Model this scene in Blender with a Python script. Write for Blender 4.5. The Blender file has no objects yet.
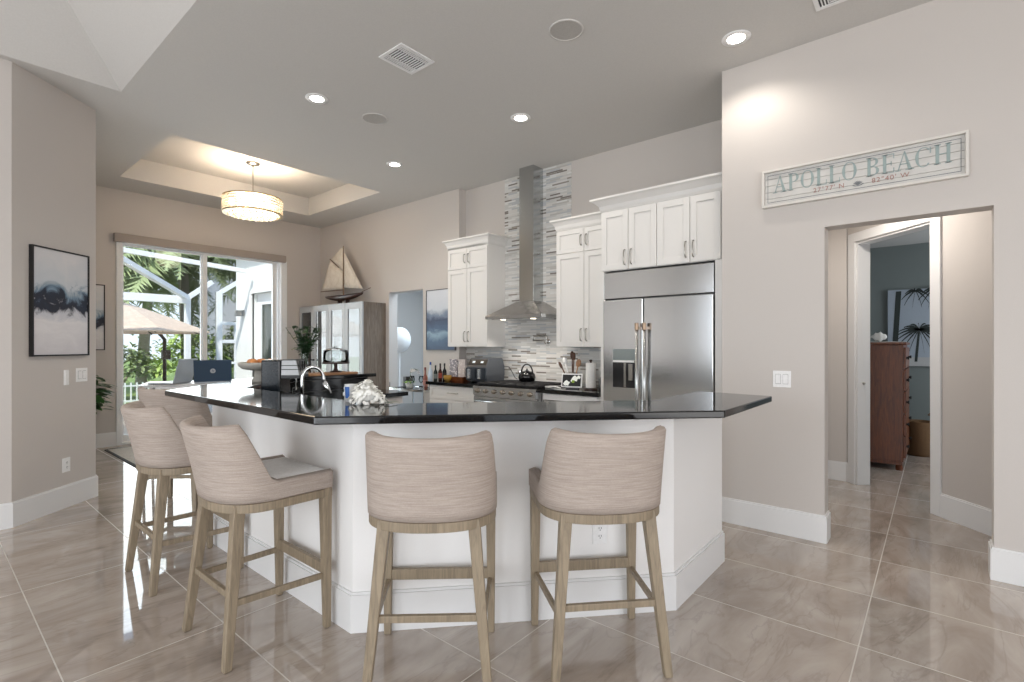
import bpy, bmesh, math, random
from mathutils import Vector, Matrix
random.seed(7)
PI = math.pi
S = bpy.context.scene
COL = S.collection

# ------------------------------------------------------------------ camera, world, sun, area lights, exposure
cam_d = bpy.data.cameras.new('camera')
cam_d.sensor_fit = 'HORIZONTAL'; cam_d.sensor_width = 36.0
cam_d.lens = 504.86 / 1024 * 36.0
cam_d.shift_y = 4.71 / 1024
cam_d.clip_start = 0.05; cam_d.clip_end = 400
cam = bpy.data.objects.new('camera', cam_d); COL.objects.link(cam)
cam.location = (0, 0, 1.37)
cam.rotation_euler = (PI/2, 0, math.radians(40.01) - PI/2)
S.camera = cam

S.view_settings.view_transform = 'Standard'
S.view_settings.look = 'None'
S.view_settings.gamma = 1.0
S.view_settings.use_curve_mapping = False
S.view_settings.exposure = 0.03
S.cycles.max_bounces = 10
S.cycles.diffuse_bounces = 6
S.cycles.glossy_bounces = 5
S.cycles.transparent_max_bounces = 16
S.cycles.sample_clamp_indirect = 6.0

world = bpy.data.worlds.new('sky'); S.world = world
world.use_nodes = True
wn = world.node_tree; wn.nodes.clear()
w_out = wn.nodes.new('ShaderNodeOutputWorld')
w_bg = wn.nodes.new('ShaderNodeBackground')
w_tc = wn.nodes.new('ShaderNodeTexCoord')
w_sep = wn.nodes.new('ShaderNodeSeparateXYZ')
w_r = wn.nodes.new('ShaderNodeValToRGB')
w_r.color_ramp.elements[0].position = 0.0; w_r.color_ramp.elements[0].color = (0.78, 0.86, 0.95, 1)
w_r.color_ramp.elements[1].position = 0.7; w_r.color_ramp.elements[1].color = (0.22, 0.45, 0.85, 1)
w_no = wn.nodes.new('ShaderNodeTexNoise'); w_no.inputs['Scale'].default_value = 3.0; w_no.inputs['Detail'].default_value = 6
w_cr = wn.nodes.new('ShaderNodeValToRGB')
w_cr.color_ramp.elements[0].position = 0.45; w_cr.color_ramp.elements[1].position = 0.68
w_mx = wn.nodes.new('ShaderNodeMixRGB'); w_mx.inputs['Color2'].default_value = (0.95, 0.96, 0.98, 1)
wn.links.new(w_tc.outputs['Generated'], w_sep.inputs[0])
wn.links.new(w_sep.outputs['Z'], w_r.inputs['Fac'])
wn.links.new(w_tc.outputs['Generated'], w_no.inputs['Vector'])
wn.links.new(w_no.outputs['Fac'], w_cr.inputs['Fac'])
wn.links.new(w_cr.outputs['Color'], w_mx.inputs['Fac'])
wn.links.new(w_r.outputs['Color'], w_mx.inputs['Color1'])
wn.links.new(w_mx.outputs['Color'], w_bg.inputs['Color'])
w_bg.inputs['Strength'].default_value = 1.5
wn.links.new(w_bg.outputs[0], w_out.inputs[0])

sun_d = bpy.data.lights.new('sun', 'SUN'); sun_d.energy = 4.2; sun_d.angle = 0.02; sun_d.color = (1, 0.95, 0.87)
sun = bpy.data.objects.new('sun', sun_d); COL.objects.link(sun)
sun.rotation_euler = Vector((0.55, 0.42, -0.72)).to_track_quat('-Z', 'Y').to_euler()

def area_light(name, loc, direction, sx, sy, watts, color):
    d = bpy.data.lights.new(name, 'AREA'); d.shape = 'RECTANGLE'; d.size = sx; d.size_y = sy
    d.energy = watts; d.color = color
    o = bpy.data.objects.new(name, d); COL.objects.link(o)
    o.location = loc; o.rotation_euler = Vector(direction).to_track_quat('-Z', 'Z').to_euler()
    return o
# daylight standing in the window openings of the great room behind the camera
area_light('west_window_daylight', (-4.85, 2.6, 1.5), (1, 0, -.38), 3.6, 2.5, 130, (0.95, 0.98, 1.0))
area_light('west_window_daylight', (-4.85, -1.6, 1.5), (1, 0, -.38), 3.2, 2.5, 120, (0.95, 0.98, 1.0))
area_light('south_window_daylight', (-0.6, -3.85, 1.5), (0, 1, -.3), 5.0, 2.5, 105, (1.0, 0.96, 0.92))
area_light('glass_door_daylight', (2.99, 8.9, 1.45), (0, -1, -.1), 2.2, 2.5, 62, (0.92, 0.97, 1.0))
area_light('hall_fill_light', (5.1, .45, 2.73), (0.02, 0, -1), .25, .25, 15, (1, .93, .85))  # unseen lamp added to brighten the hall
area_light('bedroom_fill_light', (7.6, -1.9, 1.5), (0, 1, 0), 1.4, 1.4, 40, (0.85, 0.93, 1.0))  # added fill inside the bedroom; no window is built behind it
area_light('study_fill_light', (6.1, 6.0, 2.95), (0.0, 0.02, -1), 1.6, 1.6, 70, (0.78, 0.9, 1.0))  # unseen overhead lamp added to lighten the study

# ------------------------------------------------------------------ materials
def srgb(r, g, b):
    f = lambda c: (c/255/12.92) if c/255 <= 0.04045 else ((c/255+0.055)/1.055)**2.4
    return (f(r), f(g), f(b), 1)

class Mat:
    def __init__(self, name, color=(0.8, 0.8, 0.8, 1), rough=0.5, metal=0.0, **kw):
        self.m = bpy.data.materials.new(name); self.m.use_nodes = True
        self.t = self.m.node_tree
        self.p = self.t.nodes['Principled BSDF']; self.out = self.t.nodes['Material Output']
        self.p.inputs['Base Color'].default_value = color
        self.p.inputs['Roughness'].default_value = rough
        self.p.inputs['Metallic'].default_value = metal
        for k, v in kw.items(): self.p.inputs[k.replace('_', ' ')].default_value = v
    def n(self, typ, **kw):
        nd = self.t.nodes.new('ShaderNode' + typ)
        for k, v in kw.items():
            if k in nd.inputs: nd.inputs[k].default_value = v
            else: setattr(nd, k, v)
        return nd
    def l(self, a, b): self.t.links.new(a, b)
    def coord(self, scale=(1, 1, 1), out='Object', loc=(0, 0, 0), rot=(0, 0, 0)):
        tc = self.n('TexCoord'); mp = self.n('Mapping')
        mp.inputs['Scale'].default_value = scale; mp.inputs['Location'].default_value = loc; mp.inputs['Rotation'].default_value = rot
        self.l(tc.outputs[out], mp.inputs['Vector']); return mp.outputs['Vector']
    def ramp(self, src, stops):
        r = self.n('ValToRGB'); e = r.color_ramp.elements
        while len(e) < len(stops): e.new(0.5)
        for i, (p, c) in enumerate(stops): e[i].position = p; e[i].color = c
        self.l(src, r.inputs['Fac']); return r.outputs['Color']
    def noise(self, vec, scale, detail=4, dist=0.0, rough=0.5):
        nd = self.n('TexNoise'); nd.inputs['Scale'].default_value = scale; nd.inputs['Detail'].default_value = detail
        nd.inputs['Distortion'].default_value = dist; nd.inputs['Roughness'].default_value = rough
        self.l(vec, nd.inputs['Vector']); return nd.outputs['Fac']
    def bump(self, src, strength=0.2, dist=0.005):
        b = self.n('Bump'); b.inputs['Strength'].default_value = strength; b.inputs['Distance'].default_value = dist
        self.l(src, b.inputs['Height']); self.l(b.outputs['Normal'], self.p.inputs['Normal'])
    def base(self, src): self.l(src, self.p.inputs['Base Color'])
    def mix(self, fac, a, b, mode='MIX'):
        m = self.n('MixRGB', blend_type=mode)
        for i, s in ((0, fac), (1, a), (2, b)):
            if hasattr(s, 'is_output'): self.l(s, m.inputs[i])
            else: m.inputs[i].default_value = s
        return m.outputs['Color']

def paint(name, rgb, rough=0.6, amt=0.03, scale=180):
    M = Mat(name, srgb(*rgb), rough)
    v = M.coord((1, 1, 1)); nz = M.noise(v, scale, 3)
    c = srgb(*rgb); d = tuple(x*(1-amt) for x in c[:3]) + (1,)
    M.base(M.ramp(nz, [(0.3, d), (0.7, c)])); M.bump(nz, 0.05, 0.002)
    return M.m
def plain(name, rgb, rough=0.5, metal=0.0, **kw):
    M = Mat(name, srgb(*rgb), rough, metal, **kw)
    nz = M.noise(M.coord(), 60, 2)
    c = srgb(*rgb); d = tuple(x*0.94 for x in c[:3]) + (1,)
    M.base(M.ramp(nz, [(0.3, d), (0.7, c)]))
    return M.m
def glow(name, rgb, strength):
    M = Mat(name, srgb(*rgb), 0.5)
    M.p.inputs['Emission Color'].default_value = srgb(*rgb); M.p.inputs['Emission Strength'].default_value = strength
    return M.m
def glassy(name, tint=(1, 1, 1, 1), fres=1.5, base_gloss=0.0, rough=0.0):
    M = Mat(name); M.t.nodes.remove(M.p)
    tr = M.n('BsdfTransparent'); tr.inputs['Color'].default_value = tint
    gl = M.n('BsdfGlossy'); gl.inputs['Roughness'].default_value = rough
    fr = M.n('Fresnel'); fr.inputs['IOR'].default_value = fres
    mx = M.n('MixShader')
    ad = M.n('Math', operation='ADD'); ad.use_clamp = True; ad.inputs[1].default_value = base_gloss
    M.l(fr.outputs[0], ad.inputs[0]); M.l(ad.outputs[0], mx.inputs[0])
    M.l(tr.outputs[0], mx.inputs[1]); M.l(gl.outputs[0], mx.inputs[2]); M.l(mx.outputs[0], M.out.inputs['Surface'])
    return M.m
def wood(name, dark, light, grain=(2, 30, 30), rough=0.5, dist=1.0):
    M = Mat(name, srgb(*light), rough)
    nz = M.noise(M.coord(grain), 2.2, 6, dist, 0.6)
    M.base(M.ramp(nz, [(0.3, srgb(*dark)), (0.7, srgb(*light))])); M.bump(nz, 0.1, 0.002)
    return M.m

WALL = paint('greige_wall_paint', (200, 194, 189), 0.55)
CEIL = paint('ceiling_paint', (206, 204, 201), 0.8, 0.05, 90)
TRIM = paint('white_trim_paint', (226, 226, 226), 0.35, 0.01)
CAB = paint('white_cabinet_paint', (226, 224, 221), 0.35, 0.01)
ISL = paint('island_paint', (238, 237, 236), 0.4, 0.02)
DARKWALL = paint('grey_bedroom_paint', (128, 136, 135), 0.6)
STUDYWALL = paint('blue_grey_paint', (178, 192, 203), 0.5)
EXT = paint('white_stucco', (232, 233, 231), 0.8, 0.06, 40)
ALU = plain('white_aluminium', (240, 242, 244), 0.3)

def steel(name, rgb=(190, 192, 192), rough=0.22, stretch=(3, 3, 240)):
    M = Mat(name, srgb(*rgb), rough, 1.0)
    nz = M.noise(M.coord(stretch), 3, 3)
    rr = M.n('MapRange'); rr.inputs[3].default_value = rough*0.75; rr.inputs[4].default_value = rough*1.35
    M.l(nz, rr.inputs[0]); M.l(rr.outputs[0], M.p.inputs['Roughness'])
    return M.m
STEEL = steel('brushed_steel', (204, 206, 207), 0.17)
STEELV = steel('brushed_steel_vertical', stretch=(240, 240, 3))
CHROME = plain('chrome', (225, 228, 230), 0.06, 1.0)
NICKEL = plain('satin_nickel', (175, 172, 166), 0.28, 1.0)
BLACK = plain('black_plastic', (22, 22, 24), 0.35)
GLOSSBLACK = plain('gloss_black', (14, 14, 16), 0.08)
IRON = plain('cast_iron', (26, 25, 27), 0.55)
WHITE = plain('white_ceramic', (238, 238, 236), 0.18)
WHITEP = plain('white_plastic', (240, 240, 240), 0.35)

# polished black granite
_g = Mat('black_granite', srgb(14, 15, 17), 0.07)
_v = _g.noise(_g.coord(), 260, 2)
_g.base(_g.ramp(_v, [(0.55, srgb(9, 10, 12)), (0.72, srgb(46, 50, 54))]))
GRANITE = _g.m

# polished stone floor tiles, 0.6 x 1.2 m
_f = Mat('polished_stone_tile', srgb(168, 158, 148), 0.08)
tc = _f.n('TexCoord')
brk = _f.n('TexBrick', offset=0.0, squash=1.0)
mp = _f.n('Mapping'); mp.inputs['Location'].default_value = (0.195, 0.94, 0)
_f.l(tc.outputs['Object'], mp.inputs['Vector']); _f.l(mp.outputs['Vector'], brk.inputs['Vector'])
brk.inputs['Scale'].default_value = 1.0; brk.inputs['Mortar Size'].default_value = 0.0028; brk.inputs['Mortar Smooth'].default_value = 0.1
brk.inputs['Brick Width'].default_value = 0.595; brk.inputs['Row Height'].default_value = 1.21
brk.inputs['Color1'].default_value = (0, 0, 0, 1); brk.inputs['Color2'].default_value = (1, 1, 1, 1); brk.inputs['Mortar'].default_value = (0.5, 0.5, 0.5, 1)
# each tile gets its own slice of stone
vadd = _f.n('VectorMath', operation='MULTIPLY_ADD'); vadd.inputs[1].default_value = (7, 9, 5)
_f.l(brk.outputs['Color'], vadd.inputs[0]); _f.l(tc.outputs['Object'], vadd.inputs[2])
mp2 = _f.n('Mapping'); mp2.inputs['Rotation'].default_value = (0, 0, 0.75); mp2.inputs['Scale'].default_value = (0.8, 2.6, 1)
_f.l(vadd.outputs[0], mp2.inputs['Vector'])
big = _f.noise(mp2.outputs['Vector'], 1.3, 7, 1.6, 0.6)
stone = _f.ramp(big, [(0.26, srgb(146, 134, 124)), (0.42, srgb(166, 154, 144)), (0.55, srgb(180, 169, 159)), (0.74, srgb(198, 189, 181))])
vn = _f.noise(mp2.outputs['Vector'], 0.9, 5, 2.4, 0.55)
vein = _f.ramp(vn, [(0.478, (0, 0, 0, 1)), (0.50, (1, 1, 1, 1)), (0.522, (0, 0, 0, 1))])
vm = _f.n('Math', operation='MULTIPLY'); vm.inputs[1].default_value = 0.28; _f.l(vein, vm.inputs[0])
stone2 = _f.mix(vm.outputs[0], stone, srgb(118, 106, 97))
_f.base(_f.mix(brk.outputs['Fac'], stone2, srgb(206, 201, 193)))
rr = _f.n('MapRange'); rr.inputs[3].default_value = 0.035; rr.inputs[4].default_value = 0.4
_f.l(brk.outputs['Fac'], rr.inputs[0]); _f.l(rr.outputs[0], _f.p.inputs['Roughness'])
_f.p.inputs['IOR'].default_value = 1.9
FLOOR = _f.m

# linear glass and stone mosaic (strips run along Y, rows along Z)
def mosaic():
    M = Mat('linear_mosaic_tile', srgb(190, 188, 184), 0.22)
    tc = M.n('TexCoord'); sp = M.n('SeparateXYZ'); cb = M.n('CombineXYZ')
    M.l(tc.outputs['Object'], sp.inputs[0]); M.l(sp.outputs['Y'], cb.inputs['X']); M.l(sp.outputs['Z'], cb.inputs['Y'])
    b = M.n('TexBrick', offset=0.37, offset_frequency=3, squash=1.6, squash_frequency=4)
    for k, v in (('Scale', 1.0), ('Mortar Size', 0.0012), ('Brick Width', 0.15), ('Row Height', 0.0195), ('Bias', 0.0)): b.inputs[k].default_value = v
    b.inputs['Color1'].default_value = (0, 0, 0, 1); b.inputs['Color2'].default_value = (1, 1, 1, 1); b.inputs['Mortar'].default_value = (0.5, 0.5, 0.5, 1)
    M.l(cb.outputs[0], b.inputs['Vector'])
    col = M.ramp(b.outputs['Color'], [(0.0, srgb(128, 122, 116)), (0.05, srgb(150, 144, 138)), (0.09, srgb(200, 199, 196)), (0.36, srgb(214, 213, 210)), (0.52, srgb(184, 187, 190)), (0.66, srgb(212, 209, 205)), (0.84, srgb(188, 185, 181)), (0.90, srgb(220, 220, 218))])
    for e in M.t.nodes:
        if e.type == 'VALTORGB': e.color_ramp.interpolation = 'CONSTANT'
    M.base(M.mix(b.outputs['Fac'], col, srgb(205, 202, 196)))
    M.bump(b.outputs['Color'], 0.25, 0.004)
    return M.m
MOSAIC = mosaic()

OAK = wood('weathered_oak', (122, 109, 91), (156, 141, 119), (26, 26, 2.2), 0.5)
HUTCHW = wood('grey_brown_oak', (96, 84, 74), (134, 120, 106), (26, 26, 2), 0.6)
HUTCHF = paint('pale_grey_frame', (176, 180, 184), 0.35, 0.03)
CHERRY = wood('cherry_wood', (70, 32, 10), (124, 64, 26), (20, 20, 2), 0.35)
MAHOG = wood('dark_mahogany', (36, 22, 18), (70, 42, 32), (2, 20, 20), 0.3)
BOARD = wood('maple_board', (150, 106, 74), (196, 152, 116), (3, 30, 30), 0.5)
SPRUCE = wood('mast_wood', (92, 72, 54), (128, 104, 80), (20, 20, 2), 0.5)

def linen(name, dark, light, horiz=(3, 3, 85)):
    M = Mat(name, srgb(*light), 0.9)
    a = M.noise(M.coord(horiz), 2.5, 5, 0.3, 0.7); b = M.noise(M.coord((300, 300, 260)), 1.0, 2)
    c = M.ramp(a, [(0.3, srgb(*dark)), (0.68, srgb(*light))])
    d = M.ramp(b, [(0.3, (0.86, 0.86, 0.86, 1)), (0.65, (1, 1, 1, 1))])
    M.base(M.mix(1.0, c, d, 'MULTIPLY')); M.bump(b, 0.3, 0.002)
    return M.m
LINEN = linen('streaked_linen', (158, 145, 136), (192, 179, 169), (3, 3, 95))
SEATF = linen('seat_linen', (238, 235, 231), (250, 248, 246), (20, 20, 20))
CANVASU = linen('tan_umbrella_canvas', (206, 184, 166), (226, 206, 188), (5, 5, 5))
SAIL = linen('sail_cloth', (214, 202, 186), (236, 228, 216), (3, 40, 3))
LEAF = plain('leaf_green', (52, 98, 44), 0.45)
LEAF2 = plain('dark_leaf', (40, 74, 38), 0.4)
LEAFP = plain('palm_green', (158, 172, 124), 0.6)
LEAFY = plain('shrub_green', (172, 196, 108), 0.6)
TRUNK = wood('palm_trunk', (150, 138, 126), (186, 176, 164), (4, 4, 24), 0.9)
GLASS = glassy('clear_glass', (0.97, 0.985, 0.98, 1), 1.45)
CABGLASS = glassy('cabinet_glass', (0.9, 0.94, 0.95, 1), 1.5, 0.16)
VASEGLASS = glassy('vase_glass', (0.94, 0.97, 0.975, 1), 1.35, 0.02)
SCREEN = glassy('insect_screen', (0.62, 0.62, 0.62, 1), 1.02)
GOLD = plain('champagne_metal', (196, 176, 140), 0.3, 1.0)

# ------------------------------------------------------------------ mesh builder
class MB:
    def __init__(self): self.b = bmesh.new()
    def _vs(self, pts): return [self.b.verts.new(p) for p in pts]
    def face(self, pts):
        try: return self.b.faces.new(self._vs(pts))
        except ValueError: return None
    def hexa(self, p):   # 8 points: bottom 4 ccw, top 4 ccw
        v = self._vs(p)
        for f in ((3, 2, 1, 0), (4, 5, 6, 7), (0, 1, 5, 4), (1, 2, 6, 5), (2, 3, 7, 6), (3, 0, 4, 7)):
            self.b.faces.new([v[i] for i in f])
        return self
    def box(self, x0, x1, y0, y1, z0, z1, M=None):
        p = [(x0, y0, z0), (x1, y0, z0), (x1, y1, z0), (x0, y1, z0), (x0, y0, z1), (x1, y0, z1), (x1, y1, z1), (x0, y1, z1)]
        if M is not None: p = [M @ Vector(q) for q in p]
        return self.hexa(p)
    def prism(self, poly, z0, z1, M=None):
        n = len(poly)
        a = [Vector((x, y, z0)) for x, y in poly]; c = [Vector((x, y, z1)) for x, y in poly]
        if M is not None: a = [M @ q for q in a]; c = [M @ q for q in c]
        va, vc = self._vs(a), self._vs(c)
        self.b.faces.new(va[::-1]); self.b.faces.new(vc)
        for i in range(n): self.b.faces.new((va[i], va[(i+1) % n], vc[(i+1) % n], vc[i]))
        return self
    def loft(self, rings, cap=True, closed=True):
        vs = [self._vs(r) for r in rings]; n = len(rings[0])
        for a, c in zip(vs, vs[1:]):
            for i in range(n if closed else n-1):
                j = (i+1) % n
                self.b.faces.new((a[i], a[j], c[j], c[i]))
        if cap and closed:
            self.b.faces.new(vs[0][::-1]); self.b.faces.new(vs[-1])
        return self
    def lathe(self, prof, c=(0, 0, 0), seg=20, cap=True, M=None):
        rings = []
        for r, z in prof:
            ring = [Vector((c[0]+r*math.cos(2*PI*i/seg), c[1]+r*math.sin(2*PI*i/seg), c[2]+z)) for i in range(seg)]
            if M is not None: ring = [M @ q for q in ring]
            rings.append(ring)
        return self.loft(rings, cap)
    def tube(self, pts, r, seg=8, cap=True):
        pts = [Vector(p) for p in pts]
        rs = r if isinstance(r, (list, tuple)) else [r]*len(pts)
        rings = []; ref = None
        for i, p in enumerate(pts):
            t = (pts[min(i+1, len(pts)-1)] - pts[max(i-1, 0)]).normalized()
            if ref is None: ref = Vector((0, 0, 1)) if abs(t.z) < 0.9 else Vector((1, 0, 0))
            u = (ref - t*ref.dot(t))
            if u.length < 1e-4: u = t.orthogonal()
            u.normalize(); w = t.cross(u); ref = u
            rings.append([p + rs[i]*(u*math.cos(2*PI*k/seg) + w*math.sin(2*PI*k/seg)) for k in range(seg)])
        return self.loft(rings, cap)
    def ball(self, c, rx, ry=None, rz=None, seg=14, M=None):
        ry = ry or rx; rz = rz or rx
        n = seg//2
        rings = []
        for j in range(1, n):
            th = PI*j/n - PI/2
            rings.append([Vector((c[0]+rx*math.cos(th)*math.cos(2*PI*i/seg), c[1]+ry*math.cos(th)*math.sin(2*PI*i/seg), c[2]+rz*math.sin(th))) for i in range(seg)])
        return self.loft(rings, True)
    def build(self, name, mat, parent=None, bevel=0.0, smooth=False, sub=0, seg=2, weld=True):
        if weld: bmesh.ops.remove_doubles(self.b, verts=self.b.verts, dist=1e-6)
        bmesh.ops.recalc_face_normals(self.b, faces=self.b.faces)
        me = bpy.data.meshes.new(name); self.b.to_mesh(me); self.b.free()
        if smooth:
            for p in me.polygons: p.use_smooth = True
        o = bpy.data.objects.new(name, me); COL.objects.link(o)
        if mat: me.materials.append(mat)
        if parent is not None: o.parent = parent
        if bevel:
            m = o.modifiers.new('bevel', 'BEVEL'); m.width = bevel; m.segments = seg; m.limit_method = 'ANGLE'; m.angle_limit = 0.6
            m.harden_normals = False
        if sub:
            m = o.modifiers.new('subd', 'SUBSURF'); m.levels = sub; m.render_levels = sub
        return o

def thing(name, label, cat, loc=(0, 0, 0), rz=0.0, group=None):
    o = bpy.data.objects.new(name, None); COL.objects.link(o); o.empty_display_size = 0.05
    o.location = loc; o.rotation_euler = (0, 0, rz)
    o['label'] = label; o['category'] = cat
    if group: o['group'] = group
    return o
def tag(o, label, cat, group=None):
    o['label'] = label; o['category'] = cat
    if group: o['group'] = group
    return o
def struct(o, label=None, cat=None):
    o['kind'] = 'structure'
    if label: o['label'] = label
    if cat: o['category'] = cat
    return o
def dup(root, loc, rz, label, group=None):
    r = root.copy(); COL.objects.link(r); r.location = loc; r.rotation_euler = (0, 0, rz); r['label'] = label
    if group: r['group'] = group
    for ch in list(root.children):
        c = ch.copy(); COL.objects.link(c); c.parent = r
        for g in list(ch.children):
            d = g.copy(); COL.objects.link(d); d.parent = c
    return r
def RZ(a): return Matrix.Rotation(a, 4, 'Z')
def T(x, y, z): return Matrix.Translation((x, y, z))

ZC = 3.514; YD = 8.60; XS = 4.811; XK = 4.939; XG = 4.084

# ------------------------------------------------------------------ setting: floor, walls, ceiling
struct(MB().box(-5.2, 9.4, -4.2, YD+0.2, -0.12, 0).build('floor', FLOOR))

def wall(name, mb, mat=WALL, bevel=0.0): return struct(mb.build(name, mat, bevel=bevel))
DX0, DX1, DZ = 1.83, 4.15, 2.82
wall('wall_north', MB().box(1.085, DX0, YD, YD+0.2, 0, ZC).box(DX1, 7.4, YD, YD+0.2, 0, ZC).box(DX0, DX1, YD, YD+0.2, DZ, ZC))
OY0, OY1, OZ = 5.735, 6.55, 2.20
wall('wall_east', MB().box(XS, XS+0.16, 4.98, OY0, 0, ZC).box(XS, XS+0.16, OY1, YD, 0, ZC).box(XS, XS+0.16, OY0, OY1, OZ, ZC))
wall('wall_kitchen', MB().box(XK, XK+0.16, 1.14, 4.98, 0, ZC))
SY0, SY1, SZ = -0.261, 0.592, 2.195
wall('wall_right', MB().box(XG, XG+0.15, SY1, 1.282, 0, ZC).box(XG, XG+0.15, -4.2, SY0, 0, ZC).box(XG, XG+0.15, SY0, SY1, SZ, ZC)
     .box(XG+0.15, XK, 1.14, 1.282, 0, ZC))
wall('wall_left', MB().prism([(-5.0, 5.34), (0.49, 5.34), (1.085, 5.86), (1.085, YD+0.2), (-5.0, YD+0.2)], 0, ZC))
# unseen sides of the great room with their window openings
wall('wall_west', MB().box(-5.2, -5.0, -4.2, -3.3, 0, 4.4).box(-5.2, -5.0, 0.1, 0.7, 0, 4.4).box(-5.2, -5.0, 4.5, YD+0.2, 0, 4.4)
     .box(-5.2, -5.0, -3.3, 0.1, 2.8, 4.4).box(-5.2, -5.0, 0.7, 4.5, 2.8, 4.4))
wall('wall_south', MB().box(-5.2, -3.2, -4.2, -4.0, 0, 4.4).box(2.0, XG+0.15, -4.2, -4.0, 0, 4.4).box(-3.2, 2.0, -4.2, -4.0, 2.8, 4.4))

# ceiling: flat kitchen ceiling, nook tray, hipped living room tray
TX0, TX1, TY0, TY1, TZ = 1.70, 4.215, 5.94, 7.91, 3.80
LX, LY = 1.142, 5.27
cl = MB()
e = 0.1
for (a, b, c, d) in ((LX, 5.2, -4.2, TY0), (LX, TX0, TY0, TY1), (TX1, 5.2, TY0, TY1), (LX, 5.2, TY1, YD+0.2), (-5.2, LX, LY, YD+0.2)):
    cl.box(a, b, c, d, ZC, ZC+e)
cl.box(TX0-.1, TX1+.1, TY0-.1, TY1+.1, TZ, TZ+0.1)
cl.box(TX0-.1, TX0, TY0-.1, TY1+.1, ZC+e, TZ).box(TX1, TX1+.1, TY0-.1, TY1+.1, ZC+e, TZ).box(TX0, TX1, TY0-.1, TY0, ZC+e, TZ).box(TX0, TX1, TY1, TY1+.1, ZC+e, TZ)
rise, run = 0.62, 0.66
xa, ya = LX-run, LY-run
cl.face([(LX, LY, ZC), (LX, -4.2, ZC), (xa, -4.2, ZC+rise), (xa, ya, ZC+rise)])
cl.face([(LX, LY, ZC), (xa, ya, ZC+rise), (-5.2, ya, ZC+rise), (-5.2, LY, ZC)])
cl.box(-5.2, xa, -4.2, ya, ZC+rise, ZC+rise+0.1)
struct(cl.build('ceiling', CEIL, weld=False))

# hall, bedroom and study beyond the openings
da = Vector((-0.7346, -0.6785)).normalized()            # the angled wall that holds the bedroom door
p0 = Vector((6.088, 0.684)); nrm = Vector((da.y, -da.x))  # away from the camera
if nrm.x < 0: nrm = -nrm
def dpt(t, o=0.0): q = p0 + da*t + nrm*o; return (q.x, q.y)
L0, L1, LE = 0.12, 0.975, 1.50
hw = MB()
hw.prism([dpt(L1), dpt(LE), dpt(LE, .13), dpt(L1, .13)], 0, 2.75).prism([dpt(L0), dpt(L1), dpt(L1, .13), dpt(L0, .13)], 2.39, 2.75)
hw.prism([dpt(0), dpt(L0), dpt(L0, .13), dpt(0, .13)], 0, 2.75)
struct(hw.build('wall_hall', WALL))
struct(MB().box(6.09, 6.23, 0.69, 1.14, 0, 2.75).box(XG+0.15, 6.09, 1.0, 1.14, 0, 2.75).build('wall_hall_end', WALL))
struct(MB().box(XG+.15, 9.3, -2.6, 1.14, 2.75, 2.85).build('ceiling_hall', CEIL))
struct(MB().box(XG+.15, 4.95, -2.6, -2.45, 0, 2.75).box(4.95, 5.1, -2.6, -0.5, 0, 2.75).build('wall_hall_side', WALL))
BX = 8.75
struct(MB().box(BX, BX+.15, -2.6, 2.6, 0, 2.75).build('wall_bedroom_east', DARKWALL))
struct(MB().box(6.35, BX, 2.45, 2.6, 0, 2.75).build('wall_bedroom_north', DARKWALL))
struct(MB().box(5.1, BX, -2.6, -2.45, 0, 2.75).build('wall_bedroom_south', DARKWALL))
struct(MB().box(6.23, 6.35, 0.80, 2.6, 0, 2.75).build('wall_bedroom_west', DARKWALL))
struct(MB().box(6.03, 9.3, 1.14, 2.7, 2.75, 2.85).build('ceiling_bedroom', CEIL))
struct(MB().box(7.2, 7.35, 4.98, YD, 0, 3.0).box(XS+.16, 7.35, 4.84, 4.98, 0, 3.0).build('wall_study', STUDYWALL))
struct(MB().box(XS+.16, 7.35, 4.84, YD+.2, 3.0, 3.1).build('ceiling_study', CEIL))

# door casing of the bedroom
cs = MB()
for (a, b, z0, z1) in ((L0-0.09, L0, 0, 2.48), (L1, L1+0.09, 0, 2.48), (L0, L1, 2.39, 2.48)):
    cs.prism([dpt(a, -.018), dpt(b, -.018), dpt(b, 0), dpt(a, 0)], z0, z1)
cs.prism([dpt(L0, 0), dpt(L0+.02, 0), dpt(L0+.02, .13), dpt(L0, .13)], 0, 2.39)
cs.prism([dpt(L1-.02, 0), dpt(L1, 0), dpt(L1, .13), dpt(L1-.02, .13)], 0, 2.39)
cs.prism([dpt(L0+.02, 0), dpt(L1-.02, 0), dpt(L1-.02, .13), dpt(L0+.02, .13)], 2.37, 2.39)
dc = struct(cs.build('door_1', TRIM, bevel=0.004))
MB().ball((dpt(L0+.028, .06)[0], dpt(L0+.028, .06)[1], 1.0), 0.014).build('strike_plate', NICKEL, dc, smooth=True)

# baseboards
BH, BT = 0.19, 0.016
def board(name, pts, flip=False, h=BH, t=BT):
    mb = MB()
    n = len(pts)
    offs = []
    for i in range(n):
        p = Vector(pts[i]); ds = []
        if i > 0: ds.append((p-Vector(pts[i-1])).normalized())
        if i < n-1: ds.append((Vector(pts[i+1])-p).normalized())
        ns = [Vector((-d.y, d.x)) for d in ds]
        m = sum(ns, Vector((0, 0)))
        m.normalize(); m = m / max(0.3, m.dot(ns[0]))
        offs.append(p + m*t*(-1 if flip else 1))
    for i in range(n-1):
        a, b = pts[i], pts[i+1]; c, d = offs[i+1], offs[i]
        mb.prism([tuple(a), tuple(b), tuple(c), tuple(d)], 0, h-0.012)
        t1 = 0.55
        c2 = Vector(b)+(Vector(c)-Vector(b))*t1; d2 = Vector(a)+(Vector(d)-Vector(a))*t1
        mb.prism([tuple(a), tuple(b), tuple(c2), tuple(d2)], h-0.012, h)
    return mb.build(name, TRIM)
struct(board('baseboard_left', [(-5.0, 5.34), (0.49, 5.34), (1.085, 5.86), (1.085, YD)], True))
struct(board('baseboard_north', [(1.085, YD), (DX0-.02, YD)], True))
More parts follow.
